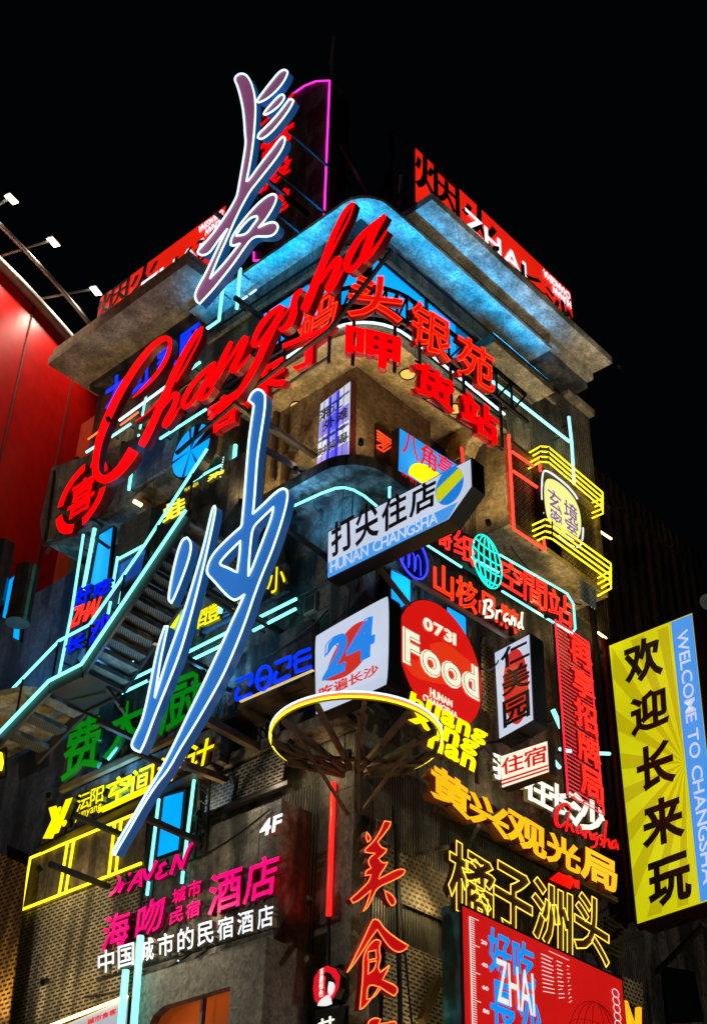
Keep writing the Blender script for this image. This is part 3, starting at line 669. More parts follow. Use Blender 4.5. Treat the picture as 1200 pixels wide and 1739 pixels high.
obj('oval_emblem', prism([p+n_*.022 for p in el(0, 360, 40)[:-1]], -n_*.006), em('oval_blue', (28, 124, 214), .95), r)
band = [c+UL*x+UZ*z+n_*.028 for x, z in ((-.29, -.12), (-.27, .06), (.22, .27), (.295, .1), (.29, .03), (-.22, -.24))]
obj('oval_stripe', prism(band, -n_*.004), em('oval_lime', (200, 206, 20), .95), r)
for a, b in (((548, 940), (470, 885)), ((640, 960), (600, 930))): strut('steel arm reaching back from the arrow sign', pt(a, ('L', 1.2)), pt(a, ('L', 1.2))+Vector((1.3, .4, 0)), .08)
# 24 sign
pl = ('L', 1.15)
r = lightbox('lightbox_sign', 'square white light box with a blue 24 over a red swoosh tilted on the corner', smooth_loop([(538,1215),(651,1167),(660,1160),(662,1013),(655,1012),(540,1077),(534,1084),(536,1214)], 2, 100), pl, .3, BOXW, .015)
on_face(r, 'red_swoosh', [(551,1156),(566,1157),(590,1149),(612,1130),(628,1105),(630,1085),(633,1055),(618,1054),(600,1062),(580,1085),(562,1120)], pl, em('print_vermilion', (206, 44, 24), .9), .016, smooth=True)
letters(r, '2', [(547,1158),(590,1138),(596,1068),(552,1092)], pl, .012, BLUE24, bold=.03, fat=.01, gap=0, lift=.034, shear=.1, ref='2')
letters(r, '4', [(588,1136),(642,1110),(640,1045),(592,1066)], pl, .012, BLUE24, bold=.03, fat=.01, gap=0, lift=.034, shear=.1, ref='4')
letters(r, '吃遍长沙', [(543,1190),(644,1144),(644,1128),(543,1170)], pl, .012, em('print_vermilion', (206, 44, 24), .9), bold=.02, gap=.06, lift=.03)
strut('steel arm behind the white 24 light box', pt((600, 1170), ('L', .9)), pt((600, 1170), ('L', .9))+Vector((1.1, .2, 0)), .1)
# ring of neon
ring = thing('neon_ring', 'open ring of white, red and yellow neon on rusty spokes wrapped round the corner', 'neon sign', (-.9, -.85, 12.4))
RC = Vector((-.9, -.85, 0))
rp = lambda r_, z, a0=78, a1=372, k=48: [RC+Vector((r_*math.cos(R(a0+(a1-a0)*i/k)), r_*math.sin(R(a0+(a1-a0)*i/k)), z)) for i in range(k+1)]
obj('steel_band', (lambda A, B: (A+B, [(i, i+1, len(A)+i+1, len(A)+i) for i in range(len(A)-1)]))(rp(1.38, 12.46), rp(1.38, 12.6)), RUST, ring)
obj('neon_tube', tube(rp(1.41, 12.59), .016, 8), ICE, ring, True)
obj('neon_tube', tube(rp(1.41, 12.545), .012, 8), em('neon_orange', (255, 110, 60), 1.8), ring, True)
obj('neon_tube', tube(rp(1.41, 12.50), .02, 8), YELN, ring, True)
for a in range(100, 372, 32):
    p = RC+Vector((1.36*math.cos(R(a)), 1.36*math.sin(R(a)), 12.42)); q_ = Vector((max(min(p.x*.15, .1), -.3), max(min(p.y*.15, .1), -.3), 12.42))
    obj('spoke', bar(p, q_, .07, .1), RUST, ring)
for a in (150, 225, 300):
    p = RC+Vector((1.0*math.cos(R(a)), 1.0*math.sin(R(a)), 12.42)); obj('brace', bar(p, Vector((-.03 if a < 225 else .1, .1 if a < 225 else -.03, 11.75)), .05), RUST, ring)
obj('brace', bar((-1.3, .3, 12.4), (.3, -1.3, 12.4), .06), RUST, ring)
# Food disc
pl = ('R', .75)
r = thing('round_sign', 'round red light box reading 0731 Food in cream letters behind the 24 box', 'lightbox sign', pt((748, 1125), ('R', .6)))
c = pt((748, 1126), pl); a_ = pt((818, 1168), pl).x-c.x
circ = [c+UR*(1.22*math.cos(2*math.pi*i/56))+UZ*(1.27*math.sin(2*math.pi*i/56)) for i in range(56)]
obj('casing', prism(circ, -NR*.25), plain('maroon_metal', (70, 10, 10), .5), r)
obj('face_panel', prism([p+NR*.012 for p in inset(circ, .02)], -NR*.01), box_em('disc_red', (214, 22, 16), .95, .05), r)
on_face(r, 'swirl', [(728,1095),(752,1088),(790,1118),(802,1130),(800,1145),(770,1165),(735,1160),(700,1150),(684,1125),(690,1115),(710,1125),(735,1118)], pl, em('swirl_orange', (230, 54, 20), .9), .016, smooth=True)
CRM = em('print_cream', (250, 244, 214), .95)
letters(r, '0731', [(716,1067),(773,1098),(773,1078),(716,1046)], pl, .012, CRM, bold=.03, fat=.012, gap=.03, lift=.03, ref='0')
letters(r, 'Food', [(682,1122),(812,1190),(810,1136),(682,1066)], pl, .012, CRM, bold=.03, fat=.03, gap=.02, lift=.03, ref='F', neon=INKB, nr=.006)
letters(r, 'HUNAN', [(728,1183),(766,1202),(766,1191),(728,1168)], pl, .012, CRM, bold=.01, gap=.08, lift=.03, ref='H')
letters(r, 'CHANGSHA', [(716,1189),(775,1222),(775,1212),(716,1178)], pl, .012, CRM, bold=.01, gap=.08, lift=.03, ref='H')
# yellow slanting letters
t = thing('letter_sign', 'three lines of bright yellow blocky lower case letters slanting below the red disc', 'neon sign', pt((755, 1225), ('R', 1.0)))
letters(t, 'huang', [(692, 1195.0), (824, 1268.9), (829, 1246.9), (697, 1173.0)], ('R', 1.08), .1, YEL, YELS, bold=.03, fat=.012, gap=.02)
letters(t, 'xing', [(692, 1221.5), (810, 1287.6), (815, 1265.6), (697, 1199.5)], ('R', 1.08), .1, YEL, YELS, bold=.03, fat=.012, gap=.02)
letters(t, 'nan', [(724, 1265.9), (806, 1311.8), (811, 1289.8), (729, 1243.9)], ('R', 1.08), .1, YEL, YELS, bold=.03, fat=.012, gap=.02)
g = [bar(pt((700, 1205), ('R', .95)), pt((818, 1272), ('R', .95)), .05), bar(pt((757, 1238), ('R', .95)), pt((750, 1290), ('R', .95)), .05), bar(pt((810, 1255), ('R', .95)), pt((810, 1330), ('R', .95)), .06)]
parts(t, 'frame_bar', g, RUST)
# upright Renmei box
x_ = pt((838, 1180), ('R', .35)).x; pl = ('L', -x_)
r = lightbox('lightbox_sign', 'upright white light box with three black characters over a red oval in black casing', [(846,1258),(907,1224),(900,1075),(838,1108)], pl, .42, BOXW, .03)
c = pt((876, 1165), pl); 
obj('red_oval', prism([c+UL*(.3*math.cos(2*math.pi*i/40))+UZ*(.84*math.sin(2*math.pi*i/40))+NL*.02 for i in range(40)], -NL*.006), em('print_vermilion', (206, 44, 24), .9), r)
for ch, q in (('仁', [(853,1138),(899,1116),(896,1084),(851,1106)]), ('美', [(855,1184),(900,1162),(897,1122),(853,1144)]), ('园', [(857,1237),(900,1215),(898,1172),(855,1194)])):
    letters(r, ch, q, pl, .012, INKB, bold=.022, gap=0, lift=.034)
strut('thin steel arm holding the upright white light box', pt((838, 1120), pl)+Vector((.2, 0, 0)), pt((838, 1120), pl)+Vector((.2, .45, 0)), .05)
# lodging box
x_ = pt((848, 1300), ('R', .8)).x; pl = ('L', -x_)
r = lightbox('lightbox_sign', 'small cream light box with two red characters and red lines under the white upright box', [(851,1340),(933,1312),(930,1257),(848,1284)], pl, .2, BOXC, .02, plain('brown_metal', (70, 54, 36), .5))
letters(r, '住宿', [(853,1318),(929,1294),(928,1264),(851,1291)], pl, .012, em('print_red', (214, 20, 20), .9), bold=.018, gap=.04, lift=.03)
for k in (0, .06): on_face(r, 'red_line', [(852,1325+k*100),(931,1299+k*100),(931,1302+k*100),(852,1328+k*100)], pl, em('print_red', (214, 20, 20), .9), .018)
strut('thin rod over the small cream lodging box', pt((800,1265), ('R', .6)), pt((905,1252), ('R', .9)), .04)
# amber sign
t = thing('character_sign', 'row of heavy amber characters in deep brown returns below the cream box', 'lightbox sign', pt((885, 1400), ('R', 1.2)))
pl = ('R', 1.25)
amb_s = plain('amber_return', (120, 62, 10), .45)
for ch, q in (('黄', [(735,1350),(797,1392),(797,1338),(735,1294)]), ('兴', [(800,1392),(862,1425),(862,1378),(800,1340)]), ('观', [(864,1424),(926,1460),(926,1410),(864,1372)]), ('光', [(930,1460),(984,1484),(984,1440),(930,1408)]), ('局', [(988,1488),(1046,1516),(1046,1466),(988,1436)])):
    letters(t, ch, q, pl, .24, AMB, amb_s, fat=.034, gap=0)
parts(t, 'rail', [bar(pt((733, 1358), ('R', 1.05)), pt((1035, 1518), ('R', 1.05)), .07), bar(pt((740, 1320), ('R', 1.0)), pt((1040, 1485), ('R', 1.0)), .07)], RUST)
# white and red Changsha
t = thing('character_sign', 'row of white block characters half hidden above the amber sign', 'lightbox sign', pt((930, 1345), ('R', .8)))
for ch, q in (('我', [(838,1318),(872,1336),(872,1296),(838,1275)]), ('在', [(890,1352),(938,1378),(938,1330),(890,1304)]), ('长', [(934,1374),(978,1398),(978,1350),(934,1326)]), ('沙', [(972,1400),(1026,1420),(1024,1368),(972,1345)])):
    letters(t, ch, q, ('R', .8), .14, WHT, plain('cream_return', (150, 140, 110), .5), bold=.03, fat=.02, gap=0)
t = thing('script_sign', 'small red script word Changsha laid over the white characters', 'neon sign', pt((990, 1410), ('R', 1.0)))
pl = ('R', 1.0)
st = [[(970,1375,3),(962,1364,5),(950,1368,6),(943,1385,7),(944,1402,6),(954,1404,4),(962,1394,2)],
      [(966,1378,3),(962,1402,4),(960,1412,4)], [(960,1406,2),(968,1398,4),(970,1410,4),(974,1414,2)],
      [(986,1404,4),(979,1404,4),(977,1414,4),(984,1416,3),(987,1408,4),(989,1420,3)],
      [(993,1410,4),(992,1424,4)], [(993,1416,2),(999,1410,4),(1001,1424,4),(1004,1427,2)],
      [(1012,1416,4),(1005,1418,4),(1007,1428,4),(1012,1420,4),(1010,1438,4),(1000,1440,3)],
      [(1020,1418,3),(1016,1424,4),(1022,1430,4),(1016,1436,3)],
      [(1027,1394,3),(1024,1420,4),(1022,1440,4)], [(1023,1432,2),(1030,1424,4),(1031,1438,4),(1034,1442,2)],
      [(1043,1428,4),(1036,1430,4),(1035,1442,4),(1042,1440,3),(1043,1430,4),(1046,1444,3)]]
for i, s_ in enumerate(st): obj('letter_stroke', ribbon(s_, pl, .08, .004*i), [REDS, RED], t)
# globe sign
t = thing('neon_sign', 'red neon space station characters with a turquoise neon globe inside a cyan outline', 'neon sign', pt((850, 960), ('R', .7)))
pl = ('R', .8)
MAROON = plain('maroon_letter', (60, 8, 10), .4)
TEAL = em('neon_teal', (20, 220, 190), 2.0)
for ch, q in (('奇', [(742,925),(765,938),(765,905),(742,890)]), ('纸', [(769,940),(806,966),(806,920),(769,896)])):
    letters(t, ch, q, pl, .07, MAROON, MAROON, bold=.0, gap=0, neon=REDN, nr=.013)
for ch, q in (('空', [(848,992),(885,1014),(885,968),(848,946)]), ('間', [(888,1018),(926,1040),(926,993),(888,970)]), ('站', [(930,1044),(970,1068),(970,1020),(930,996)])):
    letters(t, ch, q, pl, .07, MAROON, MAROON, bold=.0, gap=0, neon=REDN, nr=.013)
c = pt((823, 955), pl); rx, rz = .47, .62; O_ = NR*.06
def gl(f): obj('globe_line', tube([c+UR*(rx*x)+UZ*(rz*z)+O_ for x, z in f], .016, 6), TEAL, t, True)
gl([(math.cos(2*math.pi*i/40), math.sin(2*math.pi*i/40)) for i in range(41)])
for k in (-.62, -.22, .22, .62): gl([(k*math.cos(math.pi*(i/20-.5)), math.sin(math.pi*(i/20-.5))) for i in range(21)])
for k in (-.62, -.2, .25, .66): gl([(math.sqrt(1-k*k)*math.cos(math.pi*i/16), k-.14*math.sin(math.pi*i/16)) for i in range(17)])
P = [pt(p, pl) for p in ((848,942),(962,1008),(973,1026),(976,1068),(970,1076),(852,1004))]
obj('outline_tube', tube(P, .026, 6), CYAN, t, True)
obj('outline_tube', tube([pt(p, pl) for p in ((722,924),(783,963))], .026, 6), CYAN, t, True)
obj('outline_tube', tube([pt(p, pl) for p in ((798,946),(846,972))], .026, 6), CYAN, t, True)
panel(t, 'backing_panel', [(722,926),(968,1074),(962,1010),(760,888)], ('R', .62), .05, BLACK)
# red hazelnut-brand sign
t = thing('character_sign', 'row of red orange box characters under the neon globe with a white script word Brand', 'neon sign', pt((810, 1020), ('R', .7)))
pl = ('R', .85)
for ch, q in (('山', [(735,1002),(768,1021),(768,972),(735,952)]), ('核', [(773,1024),(808,1046),(808,996),(773,974)]), ('品', [(812,1040),(843,1058),(843,1020),(812,1000)]), ('牌', [(848,1062),(880,1080),(880,1042),(848,1024)])):
    letters(t, ch, q, pl, .14, REDB, plain('rust_red_return', (110, 30, 14), .5), bold=.006, gap=0, neon=REDO, nr=.012)
obj('ledge', bar(pt((700, 985), ('R', .8)), pt((884, 1096), ('R', .8)), .08, .05), GREY, t)
st = [[(824,1020,5),(821,1044,5)], [(819,1022,4),(832,1018,5),(835,1028,5),(826,1034,4),(836,1038,5),(836,1048,5),(822,1048,4)],
      [(843,1036,4),(841,1052,4)], [(841,1044,3),(847,1036,4),(851,1040,3)], [(861,1042,4),(854,1046,4),(855,1057,4),(862,1050,4),(864,1062,3)],
      [(868,1046,4),(866,1062,4)], [(867,1056,3),(873,1048,4),(872,1064,4)], [(883,1056,4),(877,1060,4),(878,1068,4),(884,1064,3)], [(884,1040,4),(882,1062,4),(886,1070,3)]]
for i, s_ in enumerate(st): obj('script_stroke', ribbon(s_, ('R', 1.05), .06, .004*i), [plain('cream_return', (150, 140, 110), .5), WHT], t)
# blue round mountains
t = thing('round_sign', 'round dark blue neon emblem peeping under the arrow sign', 'neon sign', pt((698, 945), ('R', .8)))
c = pt((700, 946), ('R', .85)); ci = [c+UR*(.42*math.cos(2*math.pi*i/36))+UZ*(.46*math.sin(2*math.pi*i/36)) for i in range(36)]
obj('disc', prism(ci, -NR*.1), plain('navy_panel', (14, 18, 70), .4), t)
BN = em('neon_royal', (50, 60, 255), 2.0)
obj('neon_tube', tube([p+NR*.02 for p in ci], .02, 6, True), BN, t, True)
for x in (-.22, -.04, .14):
    obj('neon_tube', tube([c+NR*.02+UR*(x-.07)+UZ*-.25, c+NR*.02+UR*(x-.06)+UZ*.04, c+NR*.02+UR*x+UZ*.12, c+NR*.02+UR*(x+.07)+UZ*.02, c+NR*.02+UR*(x+.08)+UZ*-.32], .012, 6), BN, t, True)
# blue lit panels behind (lit windows of the dark wall)
def bluewin(label, q, pl, depth=.08):
    r = thing('lit_panel', label, 'lit panel', pt(q[0], pl), 'blue lit panels on the facades')
    lp = on(q, pl); n = PN[pl[0]][0]
    obj('casing', prism([p-n*.01 for p in lp], -n*depth), BLACK, r); obj('face_panel', prism(inset(lp, .03), n*.012), BLUEF, r)
    obj('frame', tube(lp, .03, 4, True), STEEL, r); return r
bluewin('bright blue lit panel above the round red Food sign', [(662,1030),(697,1055),(697,986),(693,981),(662,966)], ('R', .12))
bluewin('bright blue lit panel to the right of the round red Food sign', [(757,1062),(792,1088),(791,1050),(787,1045),(757,1028)], ('R', .12))
# red vertical neon board
t = thing('neon_sign', 'tall rack of thin red neon lines with five red characters', 'neon sign', pt((990, 1220), ('R', .9)))
pl = ('R', .9)
NR1 = em('neon_rose', (255, 30, 50), 2.0)
fr = [pt(p, pl) for p in ((944,1066),(998,1068),(1024,1384),(963,1335))]
a, b, c, d = pt((944,1058), pl), pt((999,1092), pl), pt((1024,1384), pl), pt((962,1346), pl)
xl = (a.x+d.x)/2; xr = (b.x+c.x)/2; zt = max(a.z, b.z); zb_ = min(c.z, d.z)
fr = [Vector((xl, -.9, zt)), Vector((xr, -.9, zt)), Vector((xr, -.9, zb_)), Vector((xl, -.9, zb_))]
obj('neon_tube', tube(fr, .02, 6, True), NR1, t, True)
nl = 44
for i in range(1, nl):
    z = zt+(zb_-zt)*i/nl; obj('neon_tube', tube([(xl+.03, -.88, z), (xr-.03, -.88, z)], .007, 4), NR1, t)
for i, ch in enumerate('再享招牌局'):
    z1 = zt-.1-(zt-zb_-.2)*i/5; z0 = zt-.1-(zt-zb_-.2)*(i+1)/5
    q = [Vector((xl+(xr-xl)*.32, -.95, z0+.06)), Vector((xr-.06, -.95, z0+.06)), Vector((xr-.06, -.95, z1-.06)), Vector((xl+(xr-xl)*.32, -.95, z1-.06))]
    letters(t, ch, q, pl, .06, em('sign_rose', (225, 4, 16), .8), REDS, fat=.01, gap=0, neon=REDN, nr=.012)
for x in (xl+.1, xr-.1): obj('post', bar((x, -.8, zt), (x, -.8, zb_), .06), BLACK, t)
# escape room sign + stripes
pl = ('R', 1.05)
r = thing('round_sign', 'rounded pale yellow light box with four violet characters in a white neon ring', 'lightbox sign', pt((955, 860), ('R', .9)))
sh = smooth_loop([(921,812),(940,812),(970,838),(985,868),(987,905),(978,921),(962,917),(935,895),(924,870)], 3, 120)
lp = on(sh, pl); obj('casing', prism(lp, -NR*.2), BLACK, r); obj('face_panel', prism([p+NR*.012 for p in inset(lp, .02)], -NR*.01), box_em('lightbox_butter', (246, 246, 150), 1.0, .05), r)
for i, (ch, q) in enumerate((('玄', [(930,862),(952,880),(950,848),(928,830)]), ('境', [(956,882),(979,900),(978,868),(955,850)]), ('密', [(932,892),(953,908),(952,882),(932,864)]), ('室', [(958,912),(980,926),(979,898),(957,882)]))):
    letters(r, ch, [(x, y-4) for x, y in q], pl, .012, em('print_violet', (142, 104, 170), .8), bold=.012, gap=0, lift=.03)
ring_ = smooth_loop([(919,800),(930,799),(965,826),(984,852),(990,890),(988,925),(975,932),(940,905),(920,872)], 3, 120)
rl = on(ring_, ('R', 1.0)); n_ = len(rl)
obj('backing_panel', prism([p-NR*.03 for p in rl], -NR*.05), BLACK, r)
for a, b in ((.98, 1.38), (.62, .7), (.72, .82), (.52, .6), (.88, .95)):
    obj('neon_tube', tube([rl[int(i) % n_] for i in range(int(a*n_), int(b*n_))], .022, 6), WHTC, r, True)
def stripes(label, base, dz, n):
    r = thing('neon_stripes', label, 'neon sign', pt(base[0], ('R', .9)), 'yellow neon stripes round the pale yellow sign')
    for k in range(n):
        P = [pt((x, y+dz*k), ('R', o)) for x, y, o in base]; obj('neon_tube', tube(P, .022, 6), YELN, r, True)
    for i in (1, 2): obj('clip', bar(pt((base[i][0], base[i][1]), ('R', base[i][2])), pt((base[i][0], base[i][1]+dz*(n-1)), ('R', base[i][2])), .03), BLACK, r)
    return r
stripes('four yellow neon stripes bent round the top of the pale yellow sign', [(896,770,.7),(917,758,1.0),(931,759,1.15),(1022,836,1.15),(1023,846,1.0),(1004,854,.75)], 8.7, 4)
stripes('four yellow neon stripes bent round the foot of the pale yellow sign', [(903,892,.7),(925,882,1.0),(937,885,1.15),(1036,957,1.15),(1037,969,1.0),(1014,982,.75)], 10, 4)
# red frame on the bay
r = neon('neon_outline', 'red neon frame lines on the open front of the right bay', [[pt(p, ('R', .86)) for p in ((863,739),(872,898),(925,934),(922,912))], [pt(p, ('R', .86)) for p in ((869,767),(905,792))], [pt(p, ('R', .86)) for p in ((871,800),(912,828))], [pt(p, ('R', .86)) for p in ((914,780),(917,800))], [pt(p, ('R', .86)) for p in ((918,820),(918,835))]], em('neon_vermilion', (255, 66, 44), 2.0), .035, holder=-NR*.1)
neon('neon_tube', 'short warm white neon stub beside the stacked yellow stripes at the wall end', [[pt(p, ('R', .1)) for p in ((1017,902),(1037,915))]], WARM, .03, holder=-NR*.08)
# lime welcome sign
x_ = pt((1032, 1300), ('R', .4)).x; pl = ('L', -x_)
q = [(1080,1572),(1228,1524),(1176,1039),(1032,1096)]
r = lightbox('lightbox_sign', 'big upright lime light box with black characters and a blue WELCOME TO CHANGSHA edge', q, pl, .6, LEMON, .03, plain('dark_crimson_metal', (46, 10, 14), .5))
def sq(u, v): return tuple((q[0][i]*(1-u)+q[1][i]*u)*(1-v)+(q[3][i]*(1-u)+q[2][i]*u)*v for i in (0, 1))
cu, cv = .73, .50; edge = []
for i in range(20):
    a0 = 2*math.pi*(i+.1)/20; a1 = 2*math.pi*(i+.55)/20
    def hit(a):
        dx, dy = math.cos(a), math.sin(a)*.55; t_ = 9
        for lo, hi, c0, d_ in ((.02, .73, cu, dx), (.015, .985, cv, dy)):
            if d_ > 1e-6: t_ = min(t_, (hi-c0)/d_)
            if d_ < -1e-6: t_ = min(t_, (lo-c0)/d_)
        return (cu+dx*t_, cv+dy*t_)
    h0, h1 = hit(a0), hit(a1)
    if math.cos((a0+a1)/2) > .02: continue
    P_ = [sq(cu, cv), sq(*h0), sq(*h1)]
    on_face(r, 'sun_ray', P_, pl, OCHRE, .016)
on_face(r, 'blue_edge', [sq(.74, .008), sq(.985, .008), sq(.985, .992), sq(.74, .992)], pl, em('edge_blue', (66, 148, 232), .95), .022)
for i, (ch, qq) in enumerate((('欢', [(1066,1164),(1124,1142),(1117,1078),(1060,1100)]), ('迎', [(1075,1250),(1134,1226),(1130,1165),(1072,1188)]), ('长', [(1086,1345),(1145,1326),(1140,1254),(1082,1277)]), ('来', [(1096,1442),(1160,1420),(1155,1346),(1092,1370)]), ('玩', [(1106,1542),(1173,1522),(1168,1446),(1102,1470)]))):
    letters(r, ch, qq, pl, .012, INK, fat=.036, gap=0, lift=.034)
# the latin line runs down the edge
a, b = sq(.80, .95), sq(.80, .06); c_, d_ = sq(.92, .95), sq(.92, .06)
letters(r, 'WELCOME TO CHANGSHA', [a, b, d_, c_], pl, .012, BOXW, bold=.005, gap=.12, lift=.04, ref='H')
strut('diagonal steel brace below the big lime sign', pt((1195, 1570), ('L', -x_-.3)), pt((1115, 1650), ('R', -.3)), .09)
strut('steel arm under the foot of the big lime sign', pt((1090, 1585), ('L', -x_-.3)), pt((1000, 1615), ('R', .1)), .09)
g = thing('sign_rack', 'crimson steel rack rail standing along the inner edge of the big lime sign', 'steel frame', pt((1030, 1330), ('R', .3)))
obj('rail', bar(pt((1024, 1085), ('R', .25)), pt((1072, 1565), ('R', .25)), .09), plain('crimson_steel', (110, 10, 20), .5), g)
for y in (1110, 1180, 1260, 1340, 1420, 1510):
    x = 1024+(y-1085)*.1; p = pt((x, y), ('R', .25)); obj('bracket', bar(p, p+Vector((.4, -.15, 0)), .07), plain('crimson_steel', (110, 10, 20), .5), g)

# ================================================================== LOWER RIGHT
# big vertical neon characters at the corner
t = thing('character_sign', 'large upright red calligraphy characters edged in orange neon at the building corner', 'neon sign', pt((640, 1560), ('R', .5)))
MAU = box_em('mauve_face', (190, 10, 18), .85, .4, .8)
EDGE = em('neon_peach', (255, 122, 54), 1.8)
def zq(pts): return Q(500, 1380, 3, pts)
pl = ('R', .45)
mei = [[(455,40),(490,45),(488,70),(450,120),(425,150),(440,175),(470,185),(465,205),(430,235),(445,255),(475,250),(465,275),(440,310),(430,335),(500,295),(545,282),(565,295),(555,320),(500,350),(420,385),(400,430),(370,490),(345,508),(365,460),(385,400),(330,450),(295,465),(280,440),(330,395),(375,350),(385,320),(355,325),(360,295),(385,280),(370,255),(380,225),(405,210),(355,205),(355,185),(395,150),(430,100)],
       [(365,95),(385,120),(390,140),(370,155),(358,125)], [(455,395),(490,410),(515,445),(512,472),(490,478),(465,440)]]
for st in mei: shape(t, 'brush_stroke', zq(st), pl, .1, MAU, REDS, [], 2, EDGE, .010, .010)
shi = [[(400,538),(430,545),(455,590),(520,640),(582,678),(560,705),(525,718),(480,690),(445,640),(420,600),(390,640),(340,720),(275,812),(262,818),(300,740),(350,640),(385,560)],
       [(345,725),(385,660),(415,640),(440,655),(430,700),(440,740),(425,790),(435,810),(480,775),(485,785),(450,850),(520,880),(527,915),(505,938),(465,915),(430,890),(400,940),(350,1000),(328,1008),(335,930),(345,830)]]
shh = [[(395,665),(408,652),(415,670),(385,700),(360,705),(372,680)], [(375,712),(410,705),(412,740),(375,748)], [(378,765),(412,760),(405,795),(375,820)], [(372,890),(395,880),(435,895),(400,940),(368,948)]]
shape(t, 'brush_stroke', zq(shi[0]), pl, .1, MAU, REDS, [], 2, EDGE, .010, .010)
shape(t, 'brush_stroke', zq(shi[1]), ('R', .455), .1, MAU, REDS, [zq(h_) for h_ in shh[1:]], 2, EDGE, .010, .010)
jie = [[(370,1060),(410,1040),(440,1052),(430,1075),(512,1060),(520,1085),(440,1110),(450,1150),(430,1200),(380,1210),(390,1130),(370,1100)]]
shape(t, 'brush_stroke', zq(jie[0]), pl, .1, MAU, REDS, [], 2, EDGE, .010, .010)
obj('post', bar(pt((672, 1400), ('R', .3)), pt((680, 1760), ('R', .3)), .06), BLACK, t)
neon('neon_tube', 'tall upright red neon tube on the left face of the corner pier', [[pt(p, ('L', .1)) for p in ((566,1329),(558,1555))]], em('neon_scarlet', (255, 30, 24), 2.0), .045, holder=-NL*.06)
# tea sign
pl = ('L', .3)
r = thing('round_sign', 'octagonal red light box with a white figure hanging low on the corner pier', 'lightbox sign', pt((556, 1672), ('L', .2)))
oc = [pt((500+x/3, 1380+y/3), pl) for x, y in ((92,900),(98,840),(125,795),(170,773),(215,790),(238,830),(232,890),(205,945),(165,985),(125,990),(100,960))]
obj('casing', prism(oc, -NL*.12), BLACK, r); obj('face_panel', prism([p+NL*.012 for p in inset(oc, .02)], -NL*.01), box_em('disc_crimson', (216, 16, 36), 1.0, .05), r)
WP = em('print_white', (236, 236, 232), .95)
on_face(r, 'figure_hair', zq([(160,870),(165,838),(150,830),(165,812),(190,822),(195,838),(210,850),(212,880),(200,865),(180,862),(172,900),(162,925)]), pl, INKB, .018, smooth=True)
on_face(r, 'figure_face', zq([(180,862),(200,865),(210,880),(206,910),(190,935),(178,930),(172,900)]), pl, WP, .022, smooth=True)
on_face(r, 'figure_robe', zq([(120,985),(130,960),(160,935),(180,930),(188,945),(195,975),(165,988)]), pl, WP, .018, smooth=True)
letters(r, '茶颜悦色', [pt((500+x/3, 1380+y/3), pl) for x, y in ((128,945),(150,935),(152,790),(134,800))], pl, .01, WP, bold=0, gap=.05, lift=.025, vert=True)
r = thing('character_sign', 'white character sign cut off at the bottom edge below the red octagon', 'lightbox sign', pt((553, 1735), ('L', .2)))
panel(r, 'casing', [(533,1790),(575,1775),(577,1706),(535,1716)], ('L', .25), .12, BLACK)
letters(r, '甘', [(540,1760),(566,1752),(566,1724),(540,1732)], ('L', .27), .02, WHT, bold=.01, gap=0)
# outline neon characters (orange isle)
t = thing('character_sign', 'four tall characters drawn in yellow neon outline on brown boxes above the red board', 'neon sign', pt((890, 1520), ('R', .9)))
pl = ('R', .95)
BRN = plain('brown_letter_face', (58, 34, 14), .6)
YO = em('neon_amber', (255, 200, 60), 2.0)
for ch, q in (('橘', [(762,1536),(836,1580),(836,1470),(762,1424)]), ('子', [(838,1566),(900,1602),(900,1496),(838,1460)]), ('洲', [(904,1590),(968,1626),(968,1522),(904,1490)]), ('头', [(975,1606),(1030,1642),(1030,1542),(975,1508)])):
    letters(t, ch, q, pl, .14, BRN, BRN, fat=.03, gap=0, neon=YO, nr=.009, nb=.03)
g = [bar(pt((706, 1452), ('R', .1)), pt((760, 1438), ('R', .9)), .06), bar(pt((800, 1425), ('R', .1)), pt((812, 1402), ('R', 1.1)), .06), bar(pt((880,1510), ('R', .1)), pt((870,1518), ('R', .9)), .05)]
parts(t, 'support_arm', g, GREY)
# red board
pl = ('R', 1.0)
q = [(786,1790),(1066,1800),(1056,1662),(781,1532)]
a = pt(q[3], pl); b = pt(q[2], pl); zt = (a.z+b.z)/2; x0, x1 = a.x, b.x; z0 = zt-2.55
BP = lambda u, v: Vector((x0+(x1-x0)*u, -1.0, z0+(zt-z0)*v))
r = thing('lightbox_sign', 'large red board with blue calligraphy, white ZHAI, a ruler scale and a faint globe grid', 'lightbox sign', BP(.5, 0))
lp = [BP(0, 0), BP(1, 0), BP(1, 1), BP(0, 1)]
obj('casing', prism(lp, -NR*.4), BLACK, r); obj('face_panel', prism([p+NR*.012 for p in inset(lp, .05)], -NR*.01), REDP2, r)
def bq(u0, u1, v0, v1): return [BP(u0, v0), BP(u1, v0), BP(u1, v1), BP(u0, v1)]
AZ = em('print_azure', (0, 146, 246), .95)
letters(r, '好吃', bq(.14, .42, .63, .92), pl, .01, AZ, bold=.025, gap=.12, lift=.03)
letters(r, '長沙', bq(.14, .44, .26, .58), pl, .01, AZ, bold=.025, gap=.12, lift=.03)
letters(r, 'ZHAI', bq(.18, .40, .45, .73), pl, .01, WP, bold=.0, gap=.05, lift=.045, ref='H')
def stick(u0, v0, u1, v1, w_=.012): return bar(BP(u0, v0)+NR*.022, BP(u1, v1)+NR*.022, w_, w_)
g = [stick(.045, .05, .045, .93)]+[stick(.045, .05+.88*i/60, .045+(.05 if i % 12 == 0 else .025), .05+.88*i/60, .008) for i in range(61)]
obj('ruler_scale', join(*g), WP, r)
for i, tx in enumerate(('100', '80', '60', '40', '20')): letters(r, tx, bq(.105, .14, .20+.147*i, .225+.147*i), pl, .008, WP, lift=.022, gap=.1)
